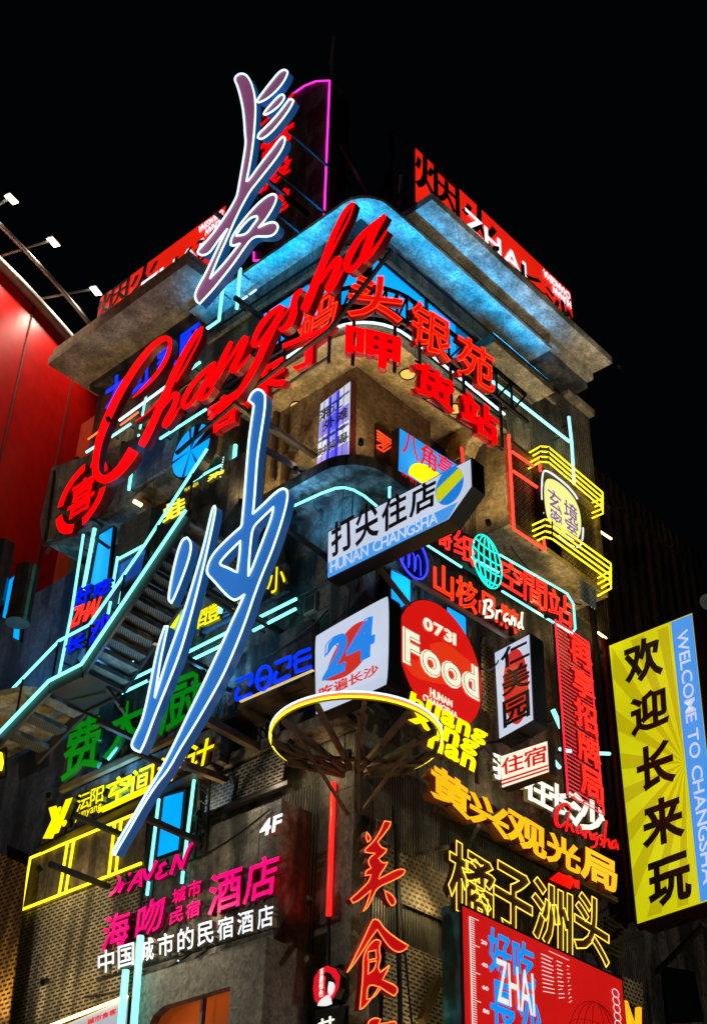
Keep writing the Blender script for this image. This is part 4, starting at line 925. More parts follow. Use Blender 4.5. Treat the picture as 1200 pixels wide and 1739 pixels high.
for k, (u0, u1) in enumerate(((.46, .53), (.555, .59), (.62, .635))):
    g = [stick(u0, .90-.028*i, u1-(.01 if i % 3 == 1 else 0), .90-.026*i, .009) for i in range(10)]; obj('small_print', join(*g), WP, r)
obj('rule_line', stick(.51, .945, .635, .945, .006), WP, r)
DKR = plain('grid_dark_red', (110, 8, 10), .5); cc = (.80, .55)
def gp(fx): obj('grid_line', tube([BP(cc[0]+x*.2, cc[1]-.2+y*.38)+NR*.02 for x, y in fx], .005, 4), DKR, r)
gp([(math.cos(i*math.pi/24), math.sin(i*math.pi/24)) for i in range(49)])
for k in (.25, .55, .8):
    gp([(k*math.cos(i*math.pi/20), math.sin(i*math.pi/20)) for i in range(41)])
    gp([(math.cos(i*math.pi/20), .3+k*.6*math.sin(i*math.pi/20)) for i in range(41)] if k < .8 else [(-1, .3), (1, .3)])
for i in range(5): obj('loop_mark', tube([BP(.935+.022*math.cos(a_), .86-.055*i+.03*math.sin(a_))+NR*.022 for a_ in [2*math.pi*j/16 for j in range(17)]], .006, 4), WP, r)
obj('side_panel', prism([Vector((x0-.02, -.98, z0)), Vector((x0-.02, -.62, z0)), Vector((x0-.02, -.62, zt)), Vector((x0-.02, -.98, zt))], Vector((.015, 0, 0))), plain('teal_print', (20, 90, 110), .5, 0, .8), r)
# red wedge + N
t = thing('small_sign', 'small red lit roof shaped sign under the right end of the amber characters', 'lightbox sign', pt((955, 1490), ('R', .5)))
panel(t, 'face_panel', [(932,1493),(968,1510),(982,1482),(955,1476)], ('R', .6), .2, RED, side=REDS); panel(t, 'face_panel', [(974,1506),(983,1510),(983,1484),(974,1494)], ('R', .6), .2, RED, side=REDS)
t = thing('letter_sign', 'amber outlined letter N cut off at the bottom right of the red board', 'neon sign', pt((1075, 1720), ('R', .5)))
letters(t, 'N', [(1060,1760),(1090,1775),(1090,1712),(1060,1698)], ('R', .5), .1, em('neon_tangerine', (255, 150, 20), 1.6), AMB, bold=0, gap=0)
# hanging arm of the lime sign, boxes and pipes on the right wall
strut('rusty beam running under the amber characters', pt((735, 1375), ('R', .4)), pt((1045, 1530), ('R', .4)), .1, RUST)
strut('slanting rusty brace beside the large red calligraphy', pt((715, 1735), ('R', .25)), pt((745, 1660), ('R', .25)), .12, RUST)
o = obj('wall_vent', join(*[bar(pt((1030, 1560+8*i), ('R', .1)), pt((1055, 1572+8*i), ('R', .1)), .05) for i in range(8)]), RUST); tag(o, 'small slatted vent on the wall right of the outlined characters', 'vent')

# ================================================================== LEFT FACADE, MIDDLE
# blue disc clock like lamp
t = thing('round_lamp', 'round sky blue lit disc with dark radial blades on the left facade', 'lit disc', pt((325, 762), ('L', 1.6)))
c = pt((325, 765), ('L', 1.72)); ci = [c+UL*(.6*math.cos(2*math.pi*i/40))+UZ*(.68*math.sin(2*math.pi*i/40)) for i in range(40)]
obj('casing', prism(ci, -NL*.2), BLACK, t); obj('face_panel', prism([p+NL*.012 for p in inset(ci, .03)], -NL*.01), BLUEF, t)
for a in (75, 100, 20, 5, 185, 255, 300):
    p = c+NL*.02+UL*(.6*math.cos(R(a)))+UZ*(.65*math.sin(R(a)))
    w_ = .12 if a in (75, 20) else .035
    d_ = (p-c).normalized(); s_ = NL.cross(d_)*w_; obj('blade', prism([c+NL*.02, p-s_, p+s_], NL*-.006), BLACK, t)
neon('neon_tube', 'long cyan neon line under the red script sloping above the blue disc', [[pt(p, ('L', 1.75)) for p in ((272,745),(350,695))]], CYAN, .03, holder=-NL*.3)
GREYSH = grunge('grey_sheet', (96, 100, 108), (140, 146, 156), (50, 52, 58), scale=1.5, board=.9)
g = obj('wall_panel', bx(-1.58, -1.505, pt((300, 760), ('L', 1.58)).y, pt((228, 800), ('L', 1.58)).y, 20.45, 21.85), GREYSH); tag(g, 'weathered grey sheet panel washed in blue light below the red script', 'wall panel')
neon('neon_tube', 'short upright cyan neon line under the end of the red C', [[pt(p, ('L', 1.65)) for p in ((224,798),(219,832))]], CYAN, .035, holder=-NL*.2)
neon('neon_tube', 'upright cyan neon line between the blue disc and the big cobalt sign', [[pt(p, ('L', .5)) for p in ((400,756),(386,915))]], CYAN, .045, holder=-NL*.3)
neon('neon_tube', 'upright cyan neon line behind the loops of the cobalt sign', [[pt(p, ('L', .5)) for p in ((378,1000),(374,1040))]], CYAN, .045, holder=-NL*.3)
# air handling box
o = obj('duct_box', bx(-1.45, -.1, pt((255, 880), ('L', 1.45)).y, pt((195, 960), ('L', 1.45)).y, pt((255, 925), ('L', 1.45)).z, pt((255, 862), ('L', 1.45)).z), grunge('olive_duct', (88, 82, 66), (108, 100, 82), scale=.7, streak=.4, bump=.1)); tag(o, 'plain olive grey duct box between the blue panel and the stair', 'duct')
o = obj('lamp_stub', tube([pt((228, 851), ('L', 1.6)), pt((240, 858), ('L', 1.4))], .05, 6), WARM); tag(o, 'small warm tube lamp on top of the olive duct box', 'lamp')
bluewin('tall blue lit panel under the left bay behind the blue characters', [(152,1000),(184,983),(194,893),(169,908)], ('L', 1.45))
bluewin('dim blue lit panel below the olive duct box', [(196,1000),(240,975),(252,925),(202,948)], ('L', 1.4)).children[1].data.materials[0] = box_em('dim_blue_panel', (20, 70, 170), .6, .3, 2)
neon('neon_tube', 'long upright cyan neon tube left of the tall blue panel', [[pt(p, ('L', 1.6)) for p in ((142,908),(122,1040),(100,1150))]], CYAN, .03, holder=-NL*.4)
neon('neon_tube', 'second upright cyan neon tube beside the tall blue panel', [[pt(p, ('L', 1.6)) for p in ((161,898),(140,1012))]], CYAN, .045, holder=-NL*.4)
neon('neon_tube', 'cyan neon angle framing the dim blue panel', [[pt(p, ('L', 1.5)) for p in ((243,927),(202,949))], [pt(p, ('L', 1.5)) for p in ((200,946),(191,1000))]], CYAN, .03, holder=-NL*.3)
neon('neon_tube', 'short upright cyan neon stubs behind the stair rail', [[pt(p, ('L', 1.5)) for p in ((207,1005),(203,1025))], [pt(p, ('L', 1.5)) for p in ((188,1022),(184,1042))]], CYAN, .03, holder=-NL*.3)
# truss under left bay
g = thing('bay_frame', 'rusty steel frame hanging under the left bay', 'steel frame', pt((110, 900), ('L', 1.4)))
for a, b in (((92,800),(75,925)), ((75,925),(118,912)), ((118,912),(190,868)), ((92,915),(115,880)), ((150,905),(185,930)), ((84,930),(80,940)), ((140,960),(150,1000))):
    obj('steel_bar', bar(pt(a, ('L', 1.55)), pt(b, ('L', 1.55)), .07), RUST, g)
# ---------------- stair
sd = .95; xo = -2.4
st = thing('outside_stair', 'steel outside stair climbing the left facade edged with two long cyan neon rails', 'stair', (xo, 4.8, 15))
LO = [pt(p, ('L', -xo)) for p in ((0,1252),(88,1160),(143,1132),(320,870))]
UP = [pt(p, ('L', -xo)) for p in ((10,1182),(101,1088),(152,1061),(246,925),(352,762))]
obj('neon_tube', tube([p+Vector((-.07, 0, .02)) for p in LO], .034, 8), CYAN, st, True); obj('neon_tube', tube(UP, .03, 8), CYAN, st, True)
IN = Vector((sd, 0, 0))
for k in range(3):
    a, b = LO[k]-UZ*.12, LO[k+1]-UZ*.12
    obj('stringer', bar(a, b, .06, .26), STEEL, st); obj('stringer', bar(a+IN, b+IN, .06, .26), STEEL, st)
    if k != 1:
        n_ = max(2, int(abs(b.z-a.z)/.19))
        TR = grunge('tread_plate', (92, 84, 66), (120, 108, 84), scale=2, streak=.2, perf=1, slot=(.05, .04), bump=.1)
        for i in range(n_):
            p = a.lerp(b, (i+.5)/n_); obj('tread', bx(p.x+.03, p.x+sd-.03, p.y-.15, p.y+.15, p.z-.02, p.z+.02), TR, st)
            q_ = a.lerp(b, (i+1)/n_); obj('riser', bx(p.x+.03, p.x+sd-.03, p.y-.17, p.y-.152, p.z-.02, q_.z-.03), DARK, st)
    else:
        obj('landing', bx(a.x, a.x+sd, b.y-.1, a.y+.1, a.z-.06, a.z+.02), STEEL, st)
for t_ in (.0, .33, .66): pass
for i, p in enumerate((LO[0].lerp(LO[1], .3), LO[1], LO[2], LO[2].lerp(LO[3], .33), LO[2].lerp(LO[3], .66), LO[3])):
    obj('baluster', bar(p, p+UZ*.95, .035), BLACK, st)
obj('post', bar((xo+.6, LO[2].y, LO[2].z-.2), (-.1, LO[2].y, LO[2].z-1.3), .07), STEEL, st)
obj('post', bar((xo+.6, LO[3].y+.2, LO[3].z-.2), (-.1, LO[3].y+.2, LO[3].z-.3), .07), STEEL, st)
obj('brace', bar(LO[1]-UZ*.3+IN*.5, LO[2]-UZ*.9+IN*.9, .05), STEEL, st)
# blue characters with red letters on the stair
t = thing('character_sign', 'cobalt blue brush characters with red letters ZHAI across them beside the stair', 'neon sign', pt((150, 1040), ('L', 1.6)))
BD = em('sign_deep_blue', (0, 24, 235), 1.3)
pl = ('L', 1.7)
for ch, q in (('好', [(125,1032),(152,1018),(156,988),(131,1000)]), ('吃', [(158,1018),(185,1002),(190,978),(162,990)]), ('长', [(108,1112),(140,1098),(146,1072),(114,1085)]), ('沙', [(148,1096),(184,1072),(188,1036),(154,1056)])):
    letters(t, ch, q, pl, .1, BD, BLUES, bold=.035, gap=0)
letters(t, 'ZHAI', [(119,1068),(163,1046),(174,1014),(128,1033)], ('L', 1.85), .06, REDS, REDS, bold=0, gap=.03, ref='H', neon=REDN, nr=.012)
# yellow frog sign
t = thing('character_sign', 'bright yellow brush characters and small latin letters at the head of the stair', 'neon sign', pt((320, 840), ('L', 1.0)))
YF = em('sign_lemon', (255, 236, 60), 1.3)
letters(t, '蛙', [(277,888),(313,868),(313,842),(277,860)], ('L', 1.75), .1, YF, YELS, bold=.03, gap=0)
letters(t, '来', [(352,818),(378,803),(382,796),(354,806)], ('L', 1.75), .1, YF, YELS, bold=.03, gap=0)
letters(t, 'WALAIDA', [(313,836),(337,823),(337,817),(313,830)], ('L', 1.75), .05, YF, YELS, bold=.01, gap=.05, ref='H')
# dark tower block at the stair head
o = obj('stair_house', bx(-.9, .1, pt((390, 830), ('L', .9)).y-.35, pt((330, 830), ('L', .9)).y, 17.2, pt((360, 800), ('L', .9)).z), DARK); tag(o, 'dark square block at the head of the outside stair', 'stair house')
g = thing('louvre_screen', 'blue louvre screen beside the dark block at the stair head', 'screen', pt((380, 870), ('L', .4)))
ya, yb = pt((412, 880), ('L', .4)).y, pt((364, 880), ('L', .4)).y
parts(g, 'slat', [bx(-.42, -.36, ya, yb, 16.7+.1*i, 16.75+.1*i) for i in range(22)], plain('blue_slat', (60, 90, 130), .4, .4))
obj('frame', join(bx(-.45, -.33, ya-.05, ya, 16.6, 19.0), bx(-.45, -.33, yb, yb+.05, 16.6, 19.0)), BLACK, g)
neon('neon_tube', 'two short cyan neon dashes under the blue disc', [[pt(p, ('L', .9)) for p in ((327,817),(343,809))], [pt(p, ('L', .9)) for p in ((346,806),(376,790))]], CYAN, .03, holder=-NL*.2)
o = obj('gas_bottle', tube([pt((417, 845), ('L', .3)), pt((421, 805), ('L', .3))], .13, 12), plain('bottle_red', (140, 14, 16), .35)); tag(o, 'dark red cylinder standing behind the upright stroke of the cobalt sign', 'gas bottle')
# yellow second sign
t = thing('character_sign', 'yellow neon characters half hidden behind the strokes of the cobalt sign', 'neon sign', pt((360, 1030), ('L', .4)))
for ch, q in (('醴', [(334,1068),(372,1050),(376,1008),(340,1026)]), ('山', [(386,1042),(404,1032),(408,1004),(392,1012)]), ('小', [(452,1012),(484,996),(484,958),(456,968)])):
    letters(t, ch, q, ('L', .5), .1, YEL, YELS, bold=.01, gap=0)
panel(t, 'backing_panel', [(334,1078),(486,1002),(486,955),(340,1015)], ('L', .38), .1, DARK)
t = thing('round_sign', 'green and yellow round emblem half hidden behind the cobalt strokes', 'lightbox sign', pt((292, 1062), ('L', .4)))
c = pt((292, 1066), ('L', .45)); obj('disc', prism([c+UL*(.34*math.cos(i*math.pi/16))+UZ*(.5*math.sin(i*math.pi/16)) for i in range(32)], -NL*.1), em('print_leaf', (130, 205, 110), .9), t)
obj('petal', prism([c+NL*.02+UL*x+UZ*z for x, z in ((-.2, .1), (0, .55), (.22, .2), (.1, -.05))], -NL*.01), YEL, t)
# cyan double lines
DL = lambda p, o=.35: [pt(q_, ('L', o)) for q_ in p]
r = neon('neon_tube', 'pair of parallel cyan neon lines running along the left facade below the yellow characters', [DL(((149,1190),(261,1136))), DL(((146,1207),(257,1153))), DL(((320,1107),(392,1071))), DL(((323,1122),(381,1094))), DL(((437,1050),(503,1017))), DL(((430,1071),(502,1034)))], CYAN, .032, holder=-NL*.2)
# green sign
t = thing('character_sign', 'three large deep green brush characters with dark sides on the left facade', 'neon sign', pt((220, 1240), ('L', .6)))
gs = plain('green_return', (10, 60, 14), .4)
for ch, q in (('费', [(104,1326),(166,1300),(174,1208),(114,1232)]), ('大', [(176,1290),(246,1252),(246,1180),(184,1205)]), ('厨', [(270,1248),(338,1215),(342,1136),(280,1160)])):
    letters(t, ch, q, ('L', 1.3), .14, GRN, gs, fat=.02, gap=0)
panel(t, 'ledge', [(100,1345),(345,1232),(345,1225),(100,1336)], ('L', 1.2), .1, RUST)
# 2026 sign
t = thing('letter_sign', 'royal blue neon digits on a brown ledge beside the 24 light box', 'neon sign', pt((465, 1150), ('L', .7)))
def ns(pts): obj('neon_digit', tube([pt((320+x/5, 1100+y/5), ('L', .8)) for x, y in pts], .034, 8), BLUEL, t, True)
ns([(410,285),(538,225),(535,290),(510,318)]); ns([(430,345),(408,375),(405,440),(535,392)])
ns([(640+60*math.cos(i*math.pi/14), 258+95*math.sin(i*math.pi/14)-(60*math.cos(i*math.pi/14))*.45) for i in range(29)]); ns([(605,275),(660,250)])
ns([(740,132),(865,75),(860,150),(840,170)]); ns([(755,205),(735,230),(732,295),(860,238)])
ns([(1030,10),(940,45),(905,75),(910,120),(1035,75)]); ns([(915,120),(905,150),(915,205),(1040,160)])
a, b = pt((408, 1192), ('L', .75)), pt((532, 1138), ('L', .75)); obj('ledge', bar(a, b, .06, .014), em('ledge_glow', (240, 214, 140), .8), t)
obj('shelf', bar(a-UZ*.12+NL*-.2, b-UZ*.12+NL*-.2, .5, .08), RUST, t)
panel(t, 'backing_panel', [(380,1218),(530,1150),(530,1050),(388,1120)], ('L', .3), .2, DARK)

# ================================================================== LOWER LEFT (hotel wall)
pl = ('L', .95)
t = thing('character_sign', 'yellow solid letters and mark reading Yunyang space design on a dark ledge', 'neon sign', pt((220, 1345), ('L', .8)))
for st in ([(83,1372),(96,1368),(104,1388),(90,1424),(73,1424),(88,1392)], [(112,1358),(124,1354),(100,1414),(88,1418)]):
    shape(t, 'logo_stroke', st, pl, .12, YEL, YELS, smooth=False)
for c_ in ((101, 1375), (110, 1398)):
    cc_ = pt(c_, pl); obj('logo_dot', prism([cc_+UL*(.07*math.cos(i*math.pi/10))+UZ*(.07*math.sin(i*math.pi/10)) for i in range(20)], -NL*.1), [YELS, YEL], t)
letters(t, '沄阳', [(129,1380),(175,1360),(177,1332),(132,1351)], pl, .1, YEL, YELS, bold=.008, gap=.05)
letters(t, 'yunyang', [(127,1393),(172,1374),(173,1364),(128,1383)], pl, .06, YEL, YELS, bold=.01, gap=.05, ref='n')
for ch, q in (('空', [(178,1372),(219,1352),(223,1310),(182,1328)]), ('间', [(222,1352),(258,1336),(262,1294),(226,1310)]), ('设', [(266,1332),(312,1312),(318,1270),(270,1290)]), ('计', [(316,1312),(356,1294),(366,1248),(322,1268)])):
    letters(t, ch, q, pl, .14, YEL, YELS, bold=.018, gap=0)
obj('underline_bar', bar(pt((172, 1376), pl), pt((290, 1322), pl), .1, .06), [YEL], t)
panel(t, 'backing_panel', [(70,1440),(372,1290),(378,1228),(72,1365)], ('L', .78), .25, DARK)
obj('ledge', bar(pt((70, 1445), ('L', .9)), pt((370, 1300), ('L', .9)), .3, .05), STEEL, t)
FY = lambda *p: [pt(q_, ('L', .85)) for q_ in p]
r = neon('neon_outline', 'yellow neon window frame outline with double mullions on the brown boards', [FY((237,1379),(52,1457),(37,1545),(240,1466)), FY((115,1432),(101,1518)), FY((126,1427),(112,1513)), FY((195,1398),(185,1487)), FY((206,1394),(197,1481))], YELN, .028, holder=-NL*.06)
o = obj('board_panel', prism([pt(p, ('L', .79)) for p in ((36,1552),(245,1470),(250,1375),(48,1455))], -NL*.03), WALL); tag(o, 'stained brown boards inside the yellow neon window outline', 'wall panel')
bluewin('tall bright blue lit panel with rounded corners beside the tail of the cobalt sign', [(266,1458),(305,1444),(314,1342),(278,1352)], ('L', .82))
neon('neon_tube', 'cyan neon upright left of the lower blue panel', [FY((270,1357),(250,1520))], CYAN, .03, holder=-NL*.08)
neon('neon_tube', 'cyan neon upright right of the lower blue panel', [FY((330,1322),(312,1470)), FY((311,1480),(309,1500))], CYAN, .03, holder=-NL*.08)
neon('neon_tube', 'thick cyan neon upright coming down left of the white characters at the bottom', [[pt(p, ('L', 1.4)) for p in ((214,1648),(204,1760))]], CYAN, .06, holder=-NL*.4)
neon('neon_tube', 'second thick cyan neon upright crossing the white characters at the bottom', [[pt(p, ('L', 1.4)) for p in ((239,1590),(226,1760))]], CYAN, .06, holder=-NL*.4)
for a, b in (((262,1360),(236,1560)), ((340,1318),(330,1460))):
    g = thing('lattice_post', 'dark lattice post beside the lower blue panel, '+('left one' if a[0] < 300 else 'right one'), 'lattice post', pt(b, ('L', .8)))
    A_, B_ = pt(a, ('L', .8)), pt(b, ('L', .8)); A2, B2 = A_+UL*.28, B_+UL*.28
    parts(g, 'rail', [bar(A_, B_, .04), bar(A2, B2, .04)], STEEL)
    for i in range(7): obj('web_bar', bar(A_.lerp(B_, i/7), A2.lerp(B2, (i+1)/7), .025), STEEL, g)
MS = plain('magenta_return', (120, 8, 60), .4)
t = thing('character_sign', 'magenta hotel characters with a script word HAVEN above them', 'neon sign', pt((330, 1530), ('L', .9)))
pl = ('L', 1.0)
for ch, q in (('海', [(172,1616),(216,1600),(222,1542),(178,1558)]), ('吻', [(228,1602),(274,1572),(281,1514),(236,1540)]), ('酒', [(352,1556),(408,1536),(410,1470),(358,1488)]), ('店', [(412,1536),(466,1516),(474,1446),(420,1466)])):
    letters(t, ch, q, pl, .14, PINKF, MS, bold=.016, gap=0)
for ch, q in (('城', [(292,1536),(314,1528),(316,1503),(294,1511)]), ('市', [(318,1526),(340,1518),(342,1491),(320,1499)]), ('民', [(287,1571),(309,1563),(311,1537),(289,1545)]), ('宿', [(315,1562),(338,1553),(340,1526),(317,1535)])):
    letters(t, ch, q, pl, .08, PINKF, MS, bold=.012, gap=0)
hv = [[(186,1522,4),(196,1512,5),(206,1494,4),(198,1486,3)], [(202,1516,5),(212,1496,5),(222,1482,4)], [(200,1506,3),(222,1496,3)],
      [(218,1514,4),(234,1486,5),(240,1478,4)], [(240,1478,5),(240,1506,5)], [(224,1502,3),(242,1494,3)],
      [(246,1476,5),(250,1500,6),(268,1462,5)], [(284,1466,5),(272,1472,5),(276,1480,5),(266,1488,5),(270,1494,5),(286,1484,4)],
      [(292,1486,5),(302,1452,5)], [(302,1452,6),(310,1476,6)], [(310,1476,5),(322,1440,5),(330,1432,4)]]
for i, s_ in enumerate(hv): obj('script_stroke', ribbon(s_, pl, .08, .003*i), [MS, PINKF], t)
t = thing('character_sign', 'row of nine white channel characters lit over the window box', 'neon sign', pt((320, 1610), ('L', 1.0)))
pl = ('L', 1.35)
for i, ch in enumerate('中国城市的民宿酒店'):
    u0, u1 = i/9+.012, (i+1)/9-.012
    f = lambda u, top: (163+(467-163)*u, (1656-(1656-1570)*u)-(38-1*u)*top)
    letters(t, ch, [f(u0, 0), f(u1, 0), f(u1, 1), f(u0, 1)], pl, .12, WHTC, plain('pale_return', (150, 140, 116), .5), bold=.012, gap=0)
obj('rail', bar(pt((165, 1665), ('L', 1.2)), pt((467, 1574), ('L', 1.2)), .04), STEEL, t)
t = thing('letter_sign', 'white channel letters 4F on the dark wall above the magenta characters', 'neon sign', pt((458, 1400), ('L', .8)))
letters(t, '4F', [(438,1424),(478,1408),(481,1380),(442,1395)], ('L', .95), .12, WHTC, plain('pale_return', (150, 140, 116), .5), bold=.035, gap=.0)
# punched metal screens
def screen(name, label, q, pl, mat, d=.03):
    o = obj(name, prism(on(q, pl), -PN[pl[0]][0]*d), mat); tag(o, label, 'metal screen'); return o
screen('punched_screen', 'large punched metal screen filling the lower left of the wall', [(-30,1800),(240,1700),(255,1468),(20,1560)], ('L', .78), PERF)
screen('punched_screen', 'punched metal screen between the beam and the 4F wall', [(352,1378),(478,1325),(486,1262),(360,1325)], ('L', .45), PERF)
screen('punched_screen', 'blue punched metal screen left of the beam near the lower blue panel', [(345,1392),(392,1370),(400,1318),(352,1338)], ('L', .55), grunge('blue_punched', (60, 90, 140), (90, 120, 170), perf=1))
screen('punched_screen', 'punched metal screen behind the upright red calligraphy', [(650,1520),(780,1575),(776,1492),(650,1430)], ('R', .06), PERF2)
screen('punched_screen', 'punched metal screen low on the corner beside the red board', [(650,1730),(775,1790),(775,1640),(655,1590)], ('R', .06), PERF)
screen('punched_screen', 'small punched metal screen beside the upright white light box', [(818,1205),(838,1215),(838,1100),(818,1090)], ('R', .2), PERF2)
screen('punched_screen', 'punched metal screen coloured amber as if lit at the far lower left edge', [(-20,1760),(15,1740),(45,1470),(-20,1440)], ('L', 1.2), grunge('amber_punched', (150, 104, 40), (180, 130, 54), perf=1, slot=(.16, .09)))  # amber light painted into the panel colour
screen('punched_screen', 'punched metal screen beside the amber letter N', [(1056,1700),(1092,1716),(1090,1670),(1056,1655)], ('R', .2), PERF2)
# window box
wb = thing('window_box', 'projecting window box with a rounded opening glowing orange at the bottom', 'bay window', pt((350, 1640), ('L', 1.0)))
pl = ('L', 1.2)
ORG = box_em('orange_room', (196, 84, 26), .42, .4, .7)
a, b = pt((240, 1662), pl), pt((453, 1588), pl); zt = max(a.z, b.z)-.02; yl, yr = a.y+.1, b.y
op = [(yl-.35, zt-2.6), (yr+.75, zt-2.6), (yr+.75, zt-.62), (yl-.75, zt-.62), (yl-.52, zt-.72), (yl-.38, zt-1.0)]
fr = [(yl, zt-3), (yr, zt-3), (yr, zt), (yl, zt)]
GRF = grunge('grey_cladding', (120, 116, 106), (150, 144, 132), scale=.8, streak=.4, bump=.15)
obj('frame', prism([Vector((-1.2, y, z)) for y, z in fr], Vector((.16, 0, 0)), [[Vector((-1.2, y, z)) for y, z in op]]), GRF, wb)
obj('box_side', join(bx(-1.04, .0, yr, yr+.12, zt-3, zt), bx(-1.04, 0, yl-.1, yl, zt-3, zt), bx(-1.04, 0, yr+.12, yl-.1, zt-.12, zt)), GRF, wb)
obj('room_light', bx(-.80, -.756, yr+.13, yl-.11, zt-3, zt-.13), ORG, wb)
obj('transom', bx(-1.1, -.98, yr+.75, yl-.4, zt-1.5, zt-1.25), GRF, wb)
obj('mullion', bx(-1.08, -1.0, yr+1.5, yr+1.56, zt-2.6, zt-.6), GRF, wb)
r = lightbox('lightbox_sign', 'grey white light box banner with small red characters cut off at the bottom left', [(100,1790),(216,1750),(220,1692),(105,1742)], ('L', 1.0), .12, box_em('lightbox_grey', (170, 176, 184), .9, .08), .02)
letters(r, '城市食客', [(150,1742),(200,1722),(201,1712),(151,1732)], ('L', 1.0), .01, em('print_red', (214, 20, 20), .9), bold=.02, lift=.03)
neon('neon_tube', 'thin warm white light line along the top of the grey banner', [[pt(p, ('L', 1.05)) for p in ((60,1752),(216,1692))]], WARM, .03, holder=-NL*.1)
# beams and arms of the left facade
for lab, a, b, o1, o2, w_ in (('rusty beam from the cobalt sign down to the neon ring', (350,1222),(470,1288),1.6,.1,.14), ('dark steel beam crossing in front of the lower blue panel', (245,1388),(345,1432),1.8,.7,.1), ('rusty beam from the cobalt sign to the blue punched screen', (312,1298),(390,1328),1.8,.4,.12), ('thin steel arm behind the green character', (320,1130),(390,1172),1.8,.3,.07), ('dark beam end under the yellow characters beside the cobalt stroke', (352,1010),(425,1060),1.8,.3,.08), ('steel arm left of the arrow sign', (490,900),(560,950),2.0,.2,.08), ('steel arm with a lit end beside the corner room', (440,758),(530,808),2.0,.3,.09), ('pale steel arm beside the upper end of the cobalt sign', (455,722),(500,748),1.9,.3,.06)):
    strut(lab, pt(a, ('L', o1)), pt(b, ('L', o2)), w_, RUST if 'rusty' in lab else STEEL)
def ledge(label, a, b, off, w_, h_, mat): 
    A_, B_ = pt(a, ('L', off)), pt(b, ('L', off)); o = obj('ledge_beam', bar(A_, B_, w_, h_), mat); return tag(o, label, 'ledge')
ledge('long weathered ledge beam under the 2026 digits and the green characters', (90,1352), (560,1168), .3, .6, .1, RUST)
ledge('upper weathered ledge beam between the green characters and the yellow sign', (340,1325), (600,1215), .25, .5, .22, WALL)
ledge('thin steel sill under the punched screen above 4F', (330,1395), (492,1330), .7, .12, .08, STEEL)
for i, (a, b) in enumerate((((468,700),(462,815)), ((486,705),(480,800)), ((489,775),(482,820)))):
    o = obj('wall_pipe', tube([pt(a, ('L', .32)), pt(b, ('L', .32))], (.06, .05, .1)[i], 10), RUST); tag(o, ('rusty upright pipe on the wall right behind the cobalt sign', 'second thinner rusty pipe left of the tartan box', 'thick short rusty pipe stub below the thin pipe')[i], 'pipe')

# ================================================================== NEIGHBOURS
RDR = plain('glossy_red_cladding', (206, 14, 6), .3, 0, .14)
C0 = Vector((-10.27, 41.4)); RD = 31.33
dm = thing('red_drum', 'huge glossy red curved facade with a pale metal rim left of the building', 'building', (C0.x, C0.y, 0))
A0, A1, KD = 200, 345, 150
def ringv(r_, z): return [Vector((C0.x+r_*math.cos(R(A0+(A1-A0)*i/KD)), C0.y+r_*math.sin(R(A0+(A1-A0)*i/KD)), z)) for i in range(KD+1)]
def wallseg(r0, r1, z0, z1):
    a, b, c, d = ringv(r0, z0), ringv(r0, z1), ringv(r1, z0), ringv(r1, z1); n = KD+1
    F = []
    for i in range(KD): F += [(i, i+1, n+i+1, n+i), (2*n+i, 3*n+i, 3*n+i+1, 2*n+i+1), (n+i, n+i+1, 3*n+i+1, 3*n+i), (i, 2*n+i, 2*n+i+1, i+1)]
    F += [(0, n, 3*n, 2*n), (n-1, 3*n-1, 4*n-1, 2*n-1)]
    return a+b+c+d, F
zt = 30.0
obj('drum_wall', wallseg(RD, RD-3, 22.0, zt), RDR, dm)
obj('rim', tube(ringv(RD+.12, zt+.02), .15, 8), GREY, dm, True)
obj('hand_rail', tube(ringv(RD+.35, zt+.95), .07, 8), GREY, dm, True)
obj('lower_wall', wallseg(RD-.5, RD-3, 0, 22.0), grunge('maroon_wall', (60, 14, 12), (80, 22, 18), scale=.4), dm)
obj('painted_warm_return', bx(.35, .9, 9.6, 10.9, 18, 26.6), plain('painted_warm_cladding', (190, 60, 14), .4, 0, .12), dm)  # red cladding in warm light, the orange put into its colour
def flood(px, z, base, en, label):
    p = pt(px, ('Z', z)); g = thing('flood_light', label, 'floodlight', p, 'floodlights on arms over the red drum')
    e_ = p-Vector((C0.x, C0.y, p.z)); e_.normalize()
    foot = Vector((C0.x, C0.y, 0))+e_*(RD+.02); foot.z = 26.5; d_ = (foot-p).normalized()
    u_ = d_.cross(UZ).normalized(); v_ = u_.cross(d_)
    Bx = [p+u_*(sx*.2)+v_*(sz*.12)-d_*dz for dz in (0, .14) for sx, sz in ((-1, -1), (1, -1), (1, 1), (-1, 1))]
    obj('housing', ([b-d_*.02 for b in Bx], [(0, 1, 2, 3), (7, 6, 5, 4), (0, 4, 5, 1), (1, 5, 6, 2), (2, 6, 7, 3), (3, 7, 4, 0)]), BLACK, g)
    obj('lens', ([p+u_*(sx*.18)+v_*(sz*.11)+d_*.01 for sx, sz in ((-1, -1), (1, -1), (1, 1), (-1, 1))], [(0, 1, 2, 3)]), LAMP, g)
    q_ = pt(base, ('Z', 30.8)); obj('arm', tube([p-d_*.1, q_], .04, 6), GREY, g)
    l = bpy.data.lights.new('flood_lamp', 'SPOT'); l.energy = en; l.color = (1, .92, .72); l.spot_size = R(100); l.spot_blend = .9; l.shadow_soft_size = .15
    lo = bpy.data.objects.new('flood_lamp', l); COL.objects.link(lo); lo.location = p+d_*.06; lo.rotation_euler = d_.to_track_quat('-Z', 'Y').to_euler()
flood((20, 338), 31.4, (-30, 365), 820, 'bright white floodlight on an arm, nearest the left picture edge')
flood((91, 411), 31.4, (4, 434), 820, 'bright white floodlight on a long arm, middle one of three over the red drum')
